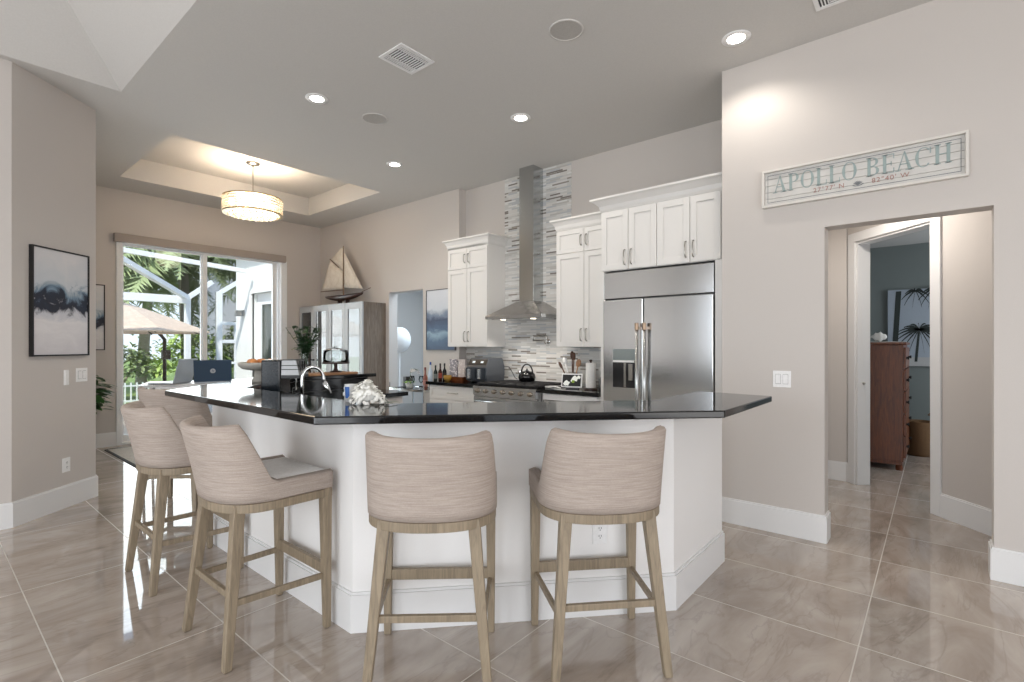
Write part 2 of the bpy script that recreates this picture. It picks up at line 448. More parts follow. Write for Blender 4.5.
struct(board('baseboard_north_end', [(DX1+.05, YD), (XS, YD)], True))
struct(board('baseboard_right', [(XG, 1.30), (XG, SY1), (XG+.15, SY1)], True))
struct(board('baseboard_right_corner', [(XG+.15, SY0), (XG, SY0), (XG, -4.0)], True))
struct(board('baseboard_east', [(XS, OY0), (XS, 4.98)], True))
struct(board('baseboard_east_corner', [(XS+.16, OY1), (XS, OY1), (XS, 6.62)], False))
struct(board('baseboard_hall', [dpt(L1+.09), dpt(LE)], True))
struct(board('baseboard_hall_end', [(6.09, 1.0), (6.09, 0.69), dpt(L0-.09)], True))
struct(board('baseboard_bedroom', [(BX, 2.45), (BX, -2.45)], True))

# ------------------------------------------------------------------ sliding glass door (window_1)
w1 = bpy.data.objects.new('window_1', None); COL.objects.link(w1); w1.location = (0, YD, 0); w1['kind'] = 'structure'
fr = MB()
fr.box(DX0-.02, DX0+.045, -.02, .16, 0, DZ).box(DX1-.07, DX1+.03, -.02, .16, 0, DZ).box(DX0+.045, DX1-.07, -.02, .16, DZ-.03, DZ).box(DX0+.045, DX1-.07, 0, .18, 0, .03)
fr.build('frame', ALU, w1, bevel=0.004)
def slider(x0, x1, y, st=0.05):
    p = MB(); p.box(x0, x0+st, y, y+.035, .03, DZ-.03).box(x1-st, x1, y, y+.035, .03, DZ-.03).box(x0+st, x1-st, y, y+.035, .03, .13).box(x0+st, x1-st, y, y+.035, DZ-.06, DZ-.03)
    o = p.build('sliding_panel', ALU, w1, bevel=0.003)
    MB().box(x0+st, x1-st, y+.014, y+.022, .13, DZ-.06).build('pane', GLASS, o)
slider(DX0+.045, 2.90, 0.055, 0.03)
slider(2.885, 4.01, 0.015, 0.06)
p_ = MB()
for xx in (4.02, 4.055): p_.box(xx, xx+.025, .06, .10, .03, DZ-.03)
p_.build('stacked_stiles', ALU, w1, bevel=.002)
tag(MB().box(DX0-.055, DX1-.015, YD-.085, YD-.021, DZ-.03, DZ+.085).build('shade_valance', paint('taupe_valance', (158, 149, 142), 0.6), bevel=0.006),
    'taupe roller shade cassette running along the top of the sliding glass door', 'window shade')

# ------------------------------------------------------------------ backsplash mosaic
struct(MB().box(XK-.008, XK, 3.243, 4.262, 0.914, ZC).box(XK-.008, XK, 4.262, 4.96, 0.914, 1.37).box(XK-.008, XK, 2.49, 3.243, 0.914, 1.37).build('wall_backsplash', MOSAIC))

# ------------------------------------------------------------------ island
OUT = [(3.335, .755), (2.45, .755), (1.106, 2.03), (1.106, 4.0), (2.25, 5.15), (3.30, 5.15)]
INN = [(3.30, 4.72), (2.43, 4.72), (1.563, 3.845), (1.563, 2.25), (2.66, 1.213), (3.375, 1.213)]
KO = [(3.33, 1.045), (2.555, 1.045), (1.362, 2.14), (1.362, 3.89), (2.37, 4.90), (3.2, 4.90)]
KI = [(3.2, 4.76), (2.43, 4.76), (1.505, 3.83), (1.505, 2.20), (2.61, 1.185), (3.33, 1.185)]
CI = [(3.2, 4.05), (2.72, 4.05), (2.15, 3.50), (2.15, 2.50), (2.86, 1.80), (3.33, 1.80)]
isl = thing('kitchen_island', 'white wrap-around breakfast bar base with tall baseboard, ringed by stools', 'kitchen island', (0, 0, 0))
MB().prism(KO+KI, 0, 1.03).build('bar_wall', ISL, isl)
ib = board('baseboard', [Vector(p) for p in KO], False)
ib.parent = isl; ib.name = 'base_trim'
MB().prism([(3.2, 4.758), (2.43, 4.758), (1.507, 3.83), (1.507, 2.20), (2.61, 1.187), (3.33, 1.187)] + [(3.33, 1.76), (2.85, 1.76), (2.11, 2.48), (2.11, 3.52), (2.70, 4.09), (3.16, 4.09)], 0.09, 0.872).build('cabinet_body', CAB, isl)
for x0, x1 in ((2.73, 2.94), (2.95, 3.155)):
    d = MB().box(x0, x1, 4.068, 4.088, .72, .86).build('drawer', CAB, isl, bevel=.003)
    MB().box((x0+x1)/2-.05, (x0+x1)/2+.05, 4.04, 4.05, .785, .795).box((x0+x1)/2-.05, (x0+x1)/2-.04, 4.05, 4.068, .785, .795).box((x0+x1)/2+.04, (x0+x1)/2+.05, 4.05, 4.068, .785, .795).build('pull', NICKEL, d)
    MB().box(x0, x1, 4.068, 4.088, .11, .71).build('door', CAB, isl, bevel=.003)
MB().prism([(3.2, 4.758), (2.43, 4.758), (1.508, 3.83), (1.508, 2.9), (1.528, 2.9), (1.528, 3.82), (2.44, 4.738), (3.2, 4.738)], .915, 1.028).build('splash_panel', GRANITE, isl)
tag(MB().prism(OUT+INN, 1.031, 1.067).build('bar_countertop', GRANITE, bevel=0.006, seg=3), 'polished black granite raised bar top wrapping around the white island', 'countertop')
tag(MB().prism([(3.2, 4.736), (2.44, 4.736), (1.53, 3.82), (1.53, 2.205), (2.61, 1.19), (3.33, 1.19)] + [(3.33, 1.73), (2.84, 1.73), (2.08, 2.46), (2.08, 3.54), (2.69, 4.02), (3.185, 4.02)], .874, .914).build('sink_countertop', GRANITE, bevel=0.004),
    'lower black granite worktop inside the island, behind the raised bar', 'countertop')

# ------------------------------------------------------------------ outlets and switches
def plate(name, label, cat, w, h, face_m, kind):
    """plate lies in local XZ plane, faces -Y"""
    t = thing(name, label, cat); t.matrix_world = face_m
    MB().box(-w/2, w/2, -.006, 0, -h/2, h/2).build('cover_plate', WHITEP, t, bevel=.002)
    if kind == 'outlet':
        for s in (-1, 1):
            o = MB().lathe([(0.016, 0), (0.016, .003)], (0, 0, 0), 16, M=T(0, -.006, s*.02) @ Matrix.Rotation(PI/2, 4, 'X')).build('socket', WHITEP, t)
            MB().box(-.007, -.005, -.0105, -.0088, s*.02-.002, s*.02+.007).box(.005, .007, -.0105, -.0088, s*.02-.002, s*.02+.007).box(-.002, .002, -.0105, -.0088, s*.02-.010, s*.02-.006).build('slot', BLACK, o)
    elif kind == 'double':
        for s in (-1, 1):
            MB().box(s*.024-.018, s*.024+.018, -.0066, -.006, -.036, .036).build('rocker_gap_shade', bpy.data.materials.get('switch_gap_shade') or plain('switch_gap_shade', (168, 168, 168), .6), t)  # grey sheet painted as the shade in the seam around the rocker
            MB().box(s*.024-.016, s*.024+.016, -.010, -.0067, -.033, .033).build('rocker', WHITEP, t, bevel=.002)
    elif kind == 'remote':
        MB().box(-w/2+.006, w/2-.006, -.014, -.006, -h/2+.006, h/2-.006).build('remote', WHITEP, t, bevel=.003)
    return t
def face_at(x, y, z, d):   # d: direction the plate faces (xy)
    d = Vector((d[0], d[1], 0)).normalized()
    yv = -d; zv = Vector((0, 0, 1)); xv = yv.cross(zv)
    M = Matrix((xv, yv, zv)).transposed().to_4x4(); M.translation = (x, y, z)
    return M
dd = Vector((KO[1][0]-KO[2][0], KO[1][1]-KO[2][1])).normalized(); dn = Vector((dd.y, -dd.x))
po = Vector(KO[2]) + dd*(Vector((2.262, 1.315))-Vector(KO[2])).dot(dd)
plate('power_outlet', 'white duplex outlet low on the front of the island, behind the right stool', 'outlet', .076, .12, face_at(po.x, po.y, .42, dn), 'outlet')
plate('light_switch', 'white double rocker switch on the wall under the beach sign', 'light switch', .118, .12, face_at(XG, .859, 1.127, (-1, 0)), 'double')
ld = Vector((1.085-.49, 5.86-5.34)).normalized(); ln_ = Vector((ld.y, -ld.x))
def lpt(t): q = Vector((.49, 5.34)) + ld*t; return q
LW = (Vector((1.085, 5.86))-Vector((.49, 5.34))).length
q = lpt(LW*.80); plate('light_switch', 'white double switch plate on the angled left wall, nearest the corner', 'light switch', .118, .12, face_at(q.x, q.y, 1.115, ln_), 'double')
q = lpt(LW*.60); plate('fan_remote', 'slim white remote holder on the angled left wall', 'remote', .045, .13, face_at(q.x, q.y, 1.10, ln_), 'remote')
q = lpt(LW*.60); plate('power_outlet', 'white outlet low on the angled left wall below the seascape picture', 'outlet', .076, .12, face_at(q.x, q.y, .36, ln_), 'outlet')

# ------------------------------------------------------------------ cabinets
def shaker(mb_parent, name, X, y0, y1, z0, z1, mat=CAB, fw=0.055):
    """door facing -X with front face at X; recessed centre panel"""
    mb = MB()
    mb.box(X, X+.02, y0, y0+fw, z0, z1).box(X, X+.02, y1-fw, y1, z0, z1).box(X, X+.02, y0+fw, y1-fw, z0, z0+fw).box(X, X+.02, y0+fw, y1-fw, z1-fw, z1)
    mb.box(X+.010, X+.02, y0+fw, y1-fw, z0+fw, z1-fw)
    return mb.build(name, mat, mb_parent, bevel=.0015)
def pull(parent, X, y, z, h=.13, mat=NICKEL):
    mb = MB(); mb.tube([(X, y, z-h/2), (X-.022, y, z-h/2+.006), (X-.03, y, z-h/4), (X-.03, y, z+h/4), (X-.022, y, z+h/2-.006), (X, y, z+h/2)], .006, 8)
    return mb.build('pull', mat, parent, smooth=True)
def crown(parent, X, XB, y0, y1, z0, z1, out, ends):
    mb = MB(); prof = [(0.0, z0), (.012, z0+.02), (.02, z0+(z1-z0)*.45), (out*.7, z0+(z1-z0)*.75), (out, z1-.018), (out, z1)]
    rings = []
    for o, z in prof:
        rings.append([(X-o, y0-(o if ends[0] else 0), z), (XB, y0-(o if ends[0] else 0), z), (XB, y1+(o if ends[1] else 0), z), (X-o, y1+(o if ends[1] else 0), z)])
    return mb.loft(rings).build('crown', CAB, parent)
def upper(label, X, y0, y1, z0, z1, zs, split, crown_top, ends):
    t = thing('upper_cabinet', label, 'kitchen cabinet', (0, 0, 0))
    MB().box(X+.021, XK-.009, y0, y1, z0, z1).build('body', CAB, t)
    crown(t, X+.015, XK-.009, y0, y1, z1-.075, crown_top, .06, ends)
    g = .003
    for ya, yb, s in ((y0+g, split-g, 1), (split+g, y1-g, -1)):
        yp = yb-.03 if s > 0 else ya+.03
        d = shaker(t, 'door', X, ya, yb, z0+g, zs-g); pull(d, X, yp, z0+.13)
        d = shaker(t, 'door', X, ya, yb, zs+g, z1-.085, fw=.045); pull(d, X, yp, (zs+z1-.085)/2, .11)
    return t
uc = upper('tall white shaker wall cabinet left of the steel hood', 4.59, 4.255, 4.968, 1.357, 2.71, 2.362, 4.61, 2.757, (True, False))
crown(uc, 4.605, 4.805, 4.32, 4.968, 2.635, 2.7575, .0605, (False, True))
upper('tall white shaker wall cabinet between the hood and the refrigerator', 4.59, 2.496, 3.215, 1.357, 2.705, 2.372, 2.857, 2.75, (False, True))

fc = thing('refrigerator_cabinet', 'white cabinet surround with four doors boxed over the steel refrigerator', 'kitchen cabinet')
FX = 4.30
MB().box(FX+.021, XK-.001, 1.355, 2.486, 2.085, 2.72).build('body', CAB, fc)
MB().box(FX, XK-.009, 2.452, 2.486, 0, 2.083).build('side_panel', CAB, fc)
MB().box(FX, XK-.001, 1.285, 1.405, 0, 2.083).build('side_panel', CAB, fc)
MB().box(FX+.005, XK-.001, 1.285, 1.353, 2.085, 2.72).build('filler', CAB, fc)
crown(fc, FX+.015, XK-.001, 1.285, 2.486, 2.66, 2.782, .085, (False, True))
for ya, yb, side in ((2.2, 2.48, -1), (1.92, 2.194, 1), (1.62, 1.914, -1), (1.36, 1.614, 1)):
    d = shaker(fc, 'door', FX, ya, yb, 2.09, 2.65); pull(d, FX, ya+.03 if side < 0 else yb-.03, 2.20, .14)

# base cabinet and worktops along the kitchen wall
bc = thing('base_cabinet', 'white base cabinet with drawers left of the range, under the bottles', 'kitchen cabinet')
MB().box(4.32, XK-.01, 4.14, 4.965, .1, .872).box(4.32, 4.80, 4.965, 5.0, .1, .872).box(4.38, XK-.01, 4.14, 4.965, 0, .1).build('body', CAB, bc)
for z0, z1 in ((.70, .865), (.41, .69), (.115, .40)):
    d = shaker(bc, 'drawer', 4.30, 4.145, 4.995, z0, z1, fw=.04)
    MB().tube([(4.30, 4.47, (z0+z1)/2), (4.272, 4.475, (z0+z1)/2), (4.272, 4.635, (z0+z1)/2), (4.30, 4.64, (z0+z1)/2)], .006, 8).build('pull', NICKEL, d, smooth=True)
tag(MB().prism([(4.262, 4.138), (XK-.009, 4.138), (XK-.009, 4.965), (4.80, 4.965), (4.80, 5.03), (4.262, 5.03)], .874, .914).build('kitchen_countertop', GRANITE, bevel=.004), 'black granite worktop left of the range carrying the air fryer', 'countertop')
tag(MB().box(4.262, XK-.009, 2.488, 3.212, .874, .914).build('kitchen_countertop', GRANITE, bevel=.004), 'black granite worktop between range and refrigerator', 'countertop')

dw = thing('dishwasher', 'stainless dishwasher under the worktop beside the refrigerator', 'dishwasher')
MB().box(4.325, 4.9, 2.50, 3.205, .02, .868).build('body', CAB, dw)
MB().box(4.30, 4.324, 2.525, 3.185, .10, .80).build('door', STEEL, dw, bevel=.004)
MB().box(4.30, 4.324, 2.525, 3.185, .803, .866).build('control_strip', WHITEP, dw, bevel=.003)
MB().tube([(4.30, 2.60, .77), (4.262, 2.605, .77), (4.262, 3.105, .77), (4.30, 3.11, .77)], .010, 8).build('handle', STEEL, dw, smooth=True)

# range
rg = thing('gas_range', 'stainless gas range with black grates and a row of knobs', 'range')
RY0, RY1 = 3.216, 4.134
MB().box(4.24, XK-.01, RY0, RY1, .06, .905).box(4.215, 4.24, RY0, RY1, .80, .905).build('body', STEEL, rg, bevel=.004)
MB().box(4.215, 4.239, RY0+.01, RY1-.01, .16, .785).build('oven_door', STEEL, rg, bevel=.004)
MB().tube([(4.215, RY0+.08, .74), (4.17, RY0+.085, .74), (4.17, RY1-.085, .74), (4.215, RY1-.08, .74)], .012, 10).build('oven_handle', STEEL, rg, smooth=True)
MB().box(4.25, XK-.03, RY0+.02, RY1-.02, .905, .912).build('cooktop', GLOSSBLACK, rg)
for k in range(3):
    ya = RY0+.03+k*.29; yb = ya+.28
    g = MB()
    for xx in (4.27, 4.42, 4.57, 4.72, 4.86): g.box(xx-.007, xx+.007, ya, yb, .925, .943)
    for yy in (ya, ya+.09, ya+.14, ya+.19, yb-.014): g.box(4.27, 4.86, yy, yy+.014, .925, .943)
    for xx in (4.28, 4.85):
        for yy in (ya+.01, yb-.02): g.box(xx-.006, xx+.006, yy, yy+.012, .912, .926)
    g.build('grate', IRON, rg, bevel=.002)
    for xx in (4.40, 4.72): MB().lathe([(.045, 0), (.045, .008), (.025, .012)], (xx, ya+.14, .9125), 16).build('burner', IRON, rg)
for k in range(7):
    y = RY1-.075-k*.128
    kb = MB().lathe([(.026, 0), (.026, .006), (.021, .008), (.019, .03), (.012, .034)], (0, 0, 0), 16, M=T(4.215, y, .852) @ Matrix.Rotation(-PI/2, 4, 'Y')).build('knob', steel('knob_steel_%d' % k, (150, 140, 128), .25) if k == 0 else bpy.data.materials['knob_steel_0'], rg, smooth=False)

# hood
hd = thing('range_hood', 'stainless chimney hood with flared canopy rising to the ceiling', 'range hood')
HX, HY0, HY1 = 4.42, 3.285, 4.13
MB().box(HX, XK-.009, HY0, HY1, 1.684, 1.722).build('rim', STEEL, hd, bevel=.002)
CX0, CY0, CY1 = 4.735, 3.645, 3.86
MB().loft([[(HX+.004, HY0+.004, 1.723), (XK-.01, HY0+.004, 1.723), (XK-.01, HY1-.004, 1.723), (HX+.004, HY1-.004, 1.723)],
           [(CX0-.03, CY0-.02, 1.90), (XK-.01, CY0-.02, 1.90), (XK-.01, CY1+.02, 1.90), (CX0-.03, CY1+.02, 1.90)]]).build('canopy', steel('canopy_steel', (170, 166, 162), .25, (3, 240, 3)), hd)
MB().box(CX0, XK-.01, CY0, CY1, 1.901, ZC).build('chimney', STEELV, hd, bevel=.002)
MB().box(HX+.05, XK-.05, HY0+.06, HY1-.06, 1.678, 1.684).build('filter', STEEL, hd)
for y in (3.48, 3.93): MB().lathe([(.03, 0), (.03, .003)], (4.52, y, 1.6748), 16).build('hood_lamp', glow('hood_lamp_glow', (255, 240, 215), 6), hd)
for y in (3.48, 3.93):
    d = bpy.data.lights.new('hood_spot', 'SPOT'); d.energy = 14; d.spot_size = 2.2; d.spot_blend = .8; d.color = (1, .94, .86); d.shadow_soft_size = .03
    o = bpy.data.objects.new('hood_spot', d); COL.objects.link(o); o.location = (4.56, y, 1.665); o.parent = hd

# refrigerator
rf = thing('refrigerator', 'large built-in stainless side-by-side refrigerator with bronze-capped handles', 'refrigerator')
FYS = 2.035; FY0, FY1 = 1.412, 2.446; FF = 4.275
MB().box(FF+.045, XK-.02, FY0, FY1, .02, 2.07).build('body', plain('dark_steel', (70, 70, 70), .4, .6), rf)
MB().box(FF+.012, FF+.044, FY0, FY1, 1.815, 2.062).build('grille_panel', STEEL, rf, bevel=.004)
MB().box(FF, FF+.044, FY0, FYS-.004, .12, 1.803).build('door', STEEL, rf, bevel=.008, seg=3)
fd = MB().box(FF, FF+.044, FYS+.004, FY1, .12, 1.803).build('door', STEEL, rf, bevel=.008, seg=3)
MB().box(FF+.02, FF+.044, FY0, FY1, .02, .112).build('toe_grille', BLACK, rf)
for s in (-1, 1):
    y = FYS + s*.036
    h = MB().tube([(FF-.055, y, .42), (FF-.055, y, 1.53)], .0145, 12).build('handle', STEELV, rf, smooth=True)
    for z in (.42, 1.53):
        sg = 1 if z > 1 else -1
        MB().lathe([(.019, -.03*sg), (.019, .03*sg), (.014, .034*sg)], (FF-.055, y, z+.012*sg), 12).box(FF-.055, FF, y-.012, y+.012, z-.012, z+.012).build('end_cap', plain('bronze_cap', (140, 120, 102), .3, 1.0) if not bpy.data.materials.get('bronze_cap') else bpy.data.materials['bronze_cap'], h)
dp = MB().box(FF-.004, FF, 2.115, 2.34, 1.235, 1.34).build('dispenser_panel', plain('dispenser_grey', (140, 150, 150), .15, .5), fd, bevel=.001)
MB().box(FF-.002, FF-.0005, 2.115, 2.34, .98, 1.232).build('dispenser_bay', plain('dispenser_dark', (66, 66, 68), .12, .6), fd)
MB().box(FF-.012, FF-.0025, 2.12, 2.335, 1.215, 1.234).build('dispenser_light', WHITEP, fd)
MB().box(FF-.008, FF-.0025, 2.205, 2.225, .985, 1.21).box(FF-.012, FF-.0025, 2.135, 2.175, 1.05, 1.2).build('paddle', NICKEL, fd)

# ------------------------------------------------------------------ bar stools
def stool_path(n=56, hw=0.268, xf=0.24, a=0.215, xc=-0.02, p=2.35):
    pts = []
    m = 10
    for i in range(m): pts.append((xf + (xc-xf)*i/m, -hw))
    k = n - 2*m
    for i in range(k+1):
        th = -PI/2 + PI*i/k
        c, s_ = math.cos(th), math.sin(th)
        pts.append((xc - a*abs(c)**(2/p), hw*math.copysign(abs(s_)**(2/p), s_)))
    for i in range(m-1, -1, -1): pts.append((xf + (xc-xf)*i/m, hw))
    return pts
def inset(path, d):
    out = []
    for i, p in enumerate(path):
        a = Vector(path[max(i-1, 0)]); b = Vector(path[min(i+1, len(path)-1)])
        t = (b-a)
        if t.length < 1e-6: out.append(p); continue
        t.normalize(); nn = Vector((t.y, -t.x))      # towards the inside for this winding
        q = Vector(p) + nn*d*1.0
        out.append((q.x, q.y))
    return out
def sstep(x): x = max(0, min(1, x)); return x*x*(3-2*x)
def make_stool(label):
    t = thing('bar_stool', label, 'bar stool', group='bar stools around the island')
    path = stool_path()
    inner_sign = 1
    tst = inset(path, .01)
    if abs(tst[3][1]) > abs(path[3][1]): inner_sign = -1
    ins = lambda d: inset(path, d*inner_sign)
    # wooden band under the upholstery
    mb = MB(); po_, pi_ = path, ins(.05)
    poly = list(po_) + list(reversed(pi_))
    rings = [[(x, y, z) for x, y in poly] for z in (.640, .680)]
    vs = [mb._vs(r) for r in rings]; n = len(poly)
    for i in range(n):
        j = (i+1) % n; mb.b.faces.new((vs[0][i], vs[0][j], vs[1][j], vs[1][i]))
    N = len(path)
    for i in range(N-1):
        for lv in (0, 1): mb.b.faces.new((vs[lv][i], vs[lv][i+1], vs[lv][n-2-i], vs[lv][n-1-i]))
    mb.box(.195, .24, -.215, .215, .640, .680)
    mb.build('seat_rail', OAK, t, bevel=.004)
    # upholstered shell: low arms that sweep up to the back
    def topz(x): return .765 + .265*sstep((-.035-x)/.075)
    out = ins(-.004); inn = ins(.048)
    rows = [0, .12, .35, .6, .82, .96]
    mb = MB(); grid = []
    def lean(x, z): return -.075*sstep((.0-x)/.10)*max(0, (z-.685)/.33)**1.2
    o_rings = []
    for (x, y), (xi, yi) in zip(out, inn):
        zt = topz(x); zb = .684
        dip = -.014*(1-(y/.268)**2) if x < -.1 else 0
        zt += dip
        prof = []
        for f in rows: z = zb+(zt-zb)*f; prof.append((x+lean(x, z), y*(1-.10*max(0, z-.75)), z))
        mx, my = (x+xi)/2, (y+yi)/2
        prof.append((x*.85+xi*.15+lean(x, zt), (y*.85+yi*.15)*(1-.10*max(0, zt-.75)), zt-.002)); prof.append((mx+lean(x, zt), my*(1-.10*max(0, zt-.75)), zt+.004)); prof.append((x*.15+xi*.85+lean(x, zt), (y*.15+yi*.85)*(1-.10*max(0, zt-.75)), zt-.002))
        for f in reversed(rows): z = zb+(zt-zb)*f; prof.append((xi+lean(x, z), yi*(1-.10*max(0, z-.75)), z))
        o_rings.append(prof)
    vs = [mb._vs(r) for r in o_rings]; K = len(o_rings[0])
    for a, b in zip(vs, vs[1:]):
        for k in range(K): mb.b.faces.new((a[k], b[k], b[(k+1) % K], a[(k+1) % K]))
    mb.b.faces.new(vs[0]); mb.b.faces.new(vs[-1][::-1])
    mb.build('backrest', LINEN, t, smooth=True)
    # seat cushion
    pin = ins(.05); mb = MB()
    def ring(s, z): return [((x-.02)*s+.02, y*s, z) for x, y in pin]
    mb.loft([ring(.99, .684), ring(.995, .72), ring(.985, .752), ring(.95, .763), ring(.6, .768), ring(.2, .77)])
    mb.build('seat', SEATF, t, smooth=True)
    # legs
    def leg(top, foot, rt, rf_):
        a, b = Vector(foot), Vector(top)
        rings = []
        for p, r in ((a, rf_*.8), (a+(b-a)*.01, rf_), (b, rt)):
            rings.append([(p.x-r, p.y-r, p.z), (p.x+r, p.y-r, p.z), (p.x+r, p.y+r, p.z), (p.x-r, p.y+r, p.z)])
        MB().loft(rings).build('leg', OAK, t, bevel=.004)
    for s in (-1, 1):
        leg((.215, s*.243, .684), (.222, s*.246, 0), .024, .016)
        leg((-.160, s*.178, .676), (-.230, s*.238, 0), .025, .017)
    lf = lambda z, s: Vector((.222-.010*z/.684, s*(.243-.005*z/.684), z))
    lr = lambda z, s: Vector((-.230+.07*z/.676, s*(.238-.060*z/.676), z))
    def bar(name, a, b, w, h):
        a, b = Vector(a), Vector(b); d = (b-a).normalized(); sd = Vector((-d.y, d.x, 0)).normalized()*w/2; up = Vector((0, 0, h/2))
        MB().hexa([a-sd-up, b-sd-up, b+sd-up, a+sd-up, a-sd+up, b-sd+up, b+sd+up, a+sd+up]).build(name, OAK, t, bevel=.003)
    bar('footrest', lf(.285, -1), lf(.285, 1), .024, .05)
    bar('stretcher', lr(.295, -1), lr(.295, 1), .02, .028)
    for s in (-1, 1): bar('stretcher', lf(.255, s), lr(.265, s), .018, .028)
    return t
st = make_stool('beige linen bar stool at the front of the island, left of the other front stool')
st.location = (1.462, 1.668, 0); st.rotation_euler = (0, 0, math.radians(42))
G = 'bar stools around the island'
dup(st, (2.000, 1.180, 0), math.radians(47), 'beige linen bar stool in front of the wall outlet, rightmost of the five')
dup(st, (1.083, 2.52, 0), 0, 'beige linen bar stool at the left side of the island, near its corner, in profile')
dup(st, (1.083, 3.525, 0), 0, 'beige linen bar stool second along the left side, between the profile stool and the laptops')
dup(st, (1.505, 4.955, 0), math.radians(42), 'farthest beige linen stool, turned toward the laptops past the bar end')
for o in COL.objects:
    if o.name.startswith('bar_stool'): o['group'] = G

# ------------------------------------------------------------------ wall sign
sg = thing('wall_sign', 'long white framed wooden sign reading APOLLO BEACH above the hall opening', 'sign')
sg.matrix_world = face_at(XG, (.984-.152)/2, 2.52, (-1, 0))
SW, SH = 1.136, 0.272     # local: x to the right, z up, -y out
w2, h2, fw = SW/2, SH/2, .016
M_ = MB(); M_.box(-w2, w2, -.04, 0, h2-fw, h2).box(-w2, w2, -.04, 0, -h2, -h2+fw).box(-w2, -w2+fw, -.04, 0, -h2+fw, h2-fw).box(w2-fw, w2, -.04, 0, -h2+fw, h2-fw)
M_.build('frame', paint('sign_white', (216, 212, 206), .5), sg, bevel=.002)
PLANK = paint('whitewashed_plank', (205, 203, 199), .6, .12, 14)
mb = MB(); nb = 5; ph = (SH-2*fw)/nb
for k in range(nb): mb.box(-w2+fw, w2-fw, -.016, 0, -h2+fw+k*ph+.0012, -h2+fw+(k+1)*ph-.0012)
mb.build('plank_board', PLANK, sg)
NAVY = plain('sign_line_grey', (72, 82, 92), .6); TEAL = plain('sign_teal', (150, 165, 164), .6); CORAL = plain('sign_coral', (164, 124, 114), .6)
bx, bz, lw = w2-.034, h2-.036, .0026
MB().box(-bx, bx, -.0175, -.0162, bz-lw, bz).box(-bx, bx, -.0175, -.0162, -bz, -bz+lw).box(-bx, -bx+lw, -.0175, -.0162, -bz+lw, bz-lw).box(bx-lw, bx, -.0175, -.0162, -bz+lw, bz-lw).build('border_line', NAVY, sg)
def letters(text, x0, z0, hgt, widths, gap):
    mb = MB(); yA, yB = -.0178, -.0162
    def poly(pts):
        a = [(x, yA, z) for x, z in pts]; b = [(x, yB, z) for x, z in pts]
        va, vb = mb._vs(a), mb._vs(b); n = len(pts)
        mb.b.faces.new(va); mb.b.faces.new(vb[::-1])
        for i in range(n): mb.b.faces.new((va[i], vb[i], vb[(i+1) % n], va[(i+1) % n]))
    def rect(x0, x1, z0, z1): poly([(x0, z0), (x1, z0), (x1, z1), (x0, z1)])
    def arc(cx, cz, rx, rz, thick, thin, a0, a1, n=22):
        for i in range(n):
            t0, t1 = a0+(a1-a0)*i/n, a0+(a1-a0)*(i+1)/n
            def w(t): return thin+(thick-thin)*abs(math.cos(t))**1.6
            o0 = (cx+rx*math.cos(t0), cz+rz*math.sin(t0)); o1 = (cx+rx*math.cos(t1), cz+rz*math.sin(t1))
            i0 = (cx+(rx-w(t0))*math.cos(t0), cz+(rz-thin)*math.sin(t0)); i1 = (cx+(rx-w(t1))*math.cos(t1), cz+(rz-thin)*math.sin(t1))
            poly([o0, o1, i1, i0])
    tk, tn = .145*hgt, .045*hgt
    x = x0
    for ch in text:
        if ch == ' ': x += gap*4.2; continue
        W = widths[ch]*hgt; b, t = z0, z0+hgt; sf = .06*hgt
        stem = lambda xa: (rect(xa, xa+tk, b, t), rect(xa-sf, xa+tk+sf, b, b+tn), rect(xa-sf, xa+tk+sf, t-tn, t))
        if ch == 'A':
            poly([(x+.02*hgt, b), (x+.02*hgt+tn*1.3, b), (x+W*.5, t-.05*hgt), (x+W*.47, t)])
            poly([(x+W-tk-.04*hgt, b), (x+W-.02*hgt, b), (x+W*.53, t), (x+W*.44, t)])
            rect(x+W*.2, x+W*.72, b+hgt*.32, b+hgt*.32+tn); rect(x-sf, x+.18*hgt, b, b+tn); rect(x+W-.3*hgt, x+W+sf, b, b+tn)
        elif ch == 'P':
            stem(x+sf); arc(x+sf+tk, b+hgt*.73, W-tk-sf, hgt*.27, tk*.9, tn, -PI/2, PI/2)
        elif ch == 'O': arc(x+W/2, b+hgt/2, W/2, hgt/2*1.02, tk*.95, tn, 0, 2*PI, 36)
        elif ch == 'L':
            stem(x+sf); rect(x+sf+tk, x+W, b, b+tn); poly([(x+W-tn, b+tn), (x+W, b+tn), (x+W, b+hgt*.28), (x+W-tn*.6, b+hgt*.28)])
        elif ch == 'B':
            stem(x+sf); arc(x+sf+tk, b+hgt*.75, (W-tk-sf)*.88, hgt*.25, tk*.85, tn, -PI/2, PI/2); arc(x+sf+tk, b+hgt*.265, W-tk-sf, hgt*.265, tk*.95, tn, -PI/2, PI/2)
        elif ch == 'E':
            stem(x+sf)
            for zz in (b, b+hgt*.48, t-tn): rect(x+sf+tk, x+W*(.8 if zz == b+hgt*.48 else 1), zz, zz+tn)
            rect(x+W-tn, x+W, b+tn, b+hgt*.26); rect(x+W-tn, x+W, t-hgt*.26, t-tn); rect(x+W*.8-tn, x+W*.8, b+hgt*.38, b+hgt*.62)
        elif ch == 'C':
            arc(x+W*.52, b+hgt/2, W*.52, hgt/2*1.02, tk*.95, tn, .75, 2*PI-.75, 30)
            rect(x+W*.9, x+W*.9+tn*1.3, b+hgt*.66, b+hgt*.97)
        elif ch == 'H':
            stem(x+sf); stem(x+W-tk-sf); rect(x+sf+tk, x+W-tk-sf, b+hgt*.48, b+hgt*.48+tn)
        x += W + gap
    return mb, x
WD = dict(A=.82, P=.68, O=.84, L=.66, B=.72, E=.68, C=.80, H=.86)
LH = .122
WD = {k: v*.80 for k, v in WD.items()}
ta = letters('APOLLO', 0, 0, LH, WD, .0125); ta[0].b.free()
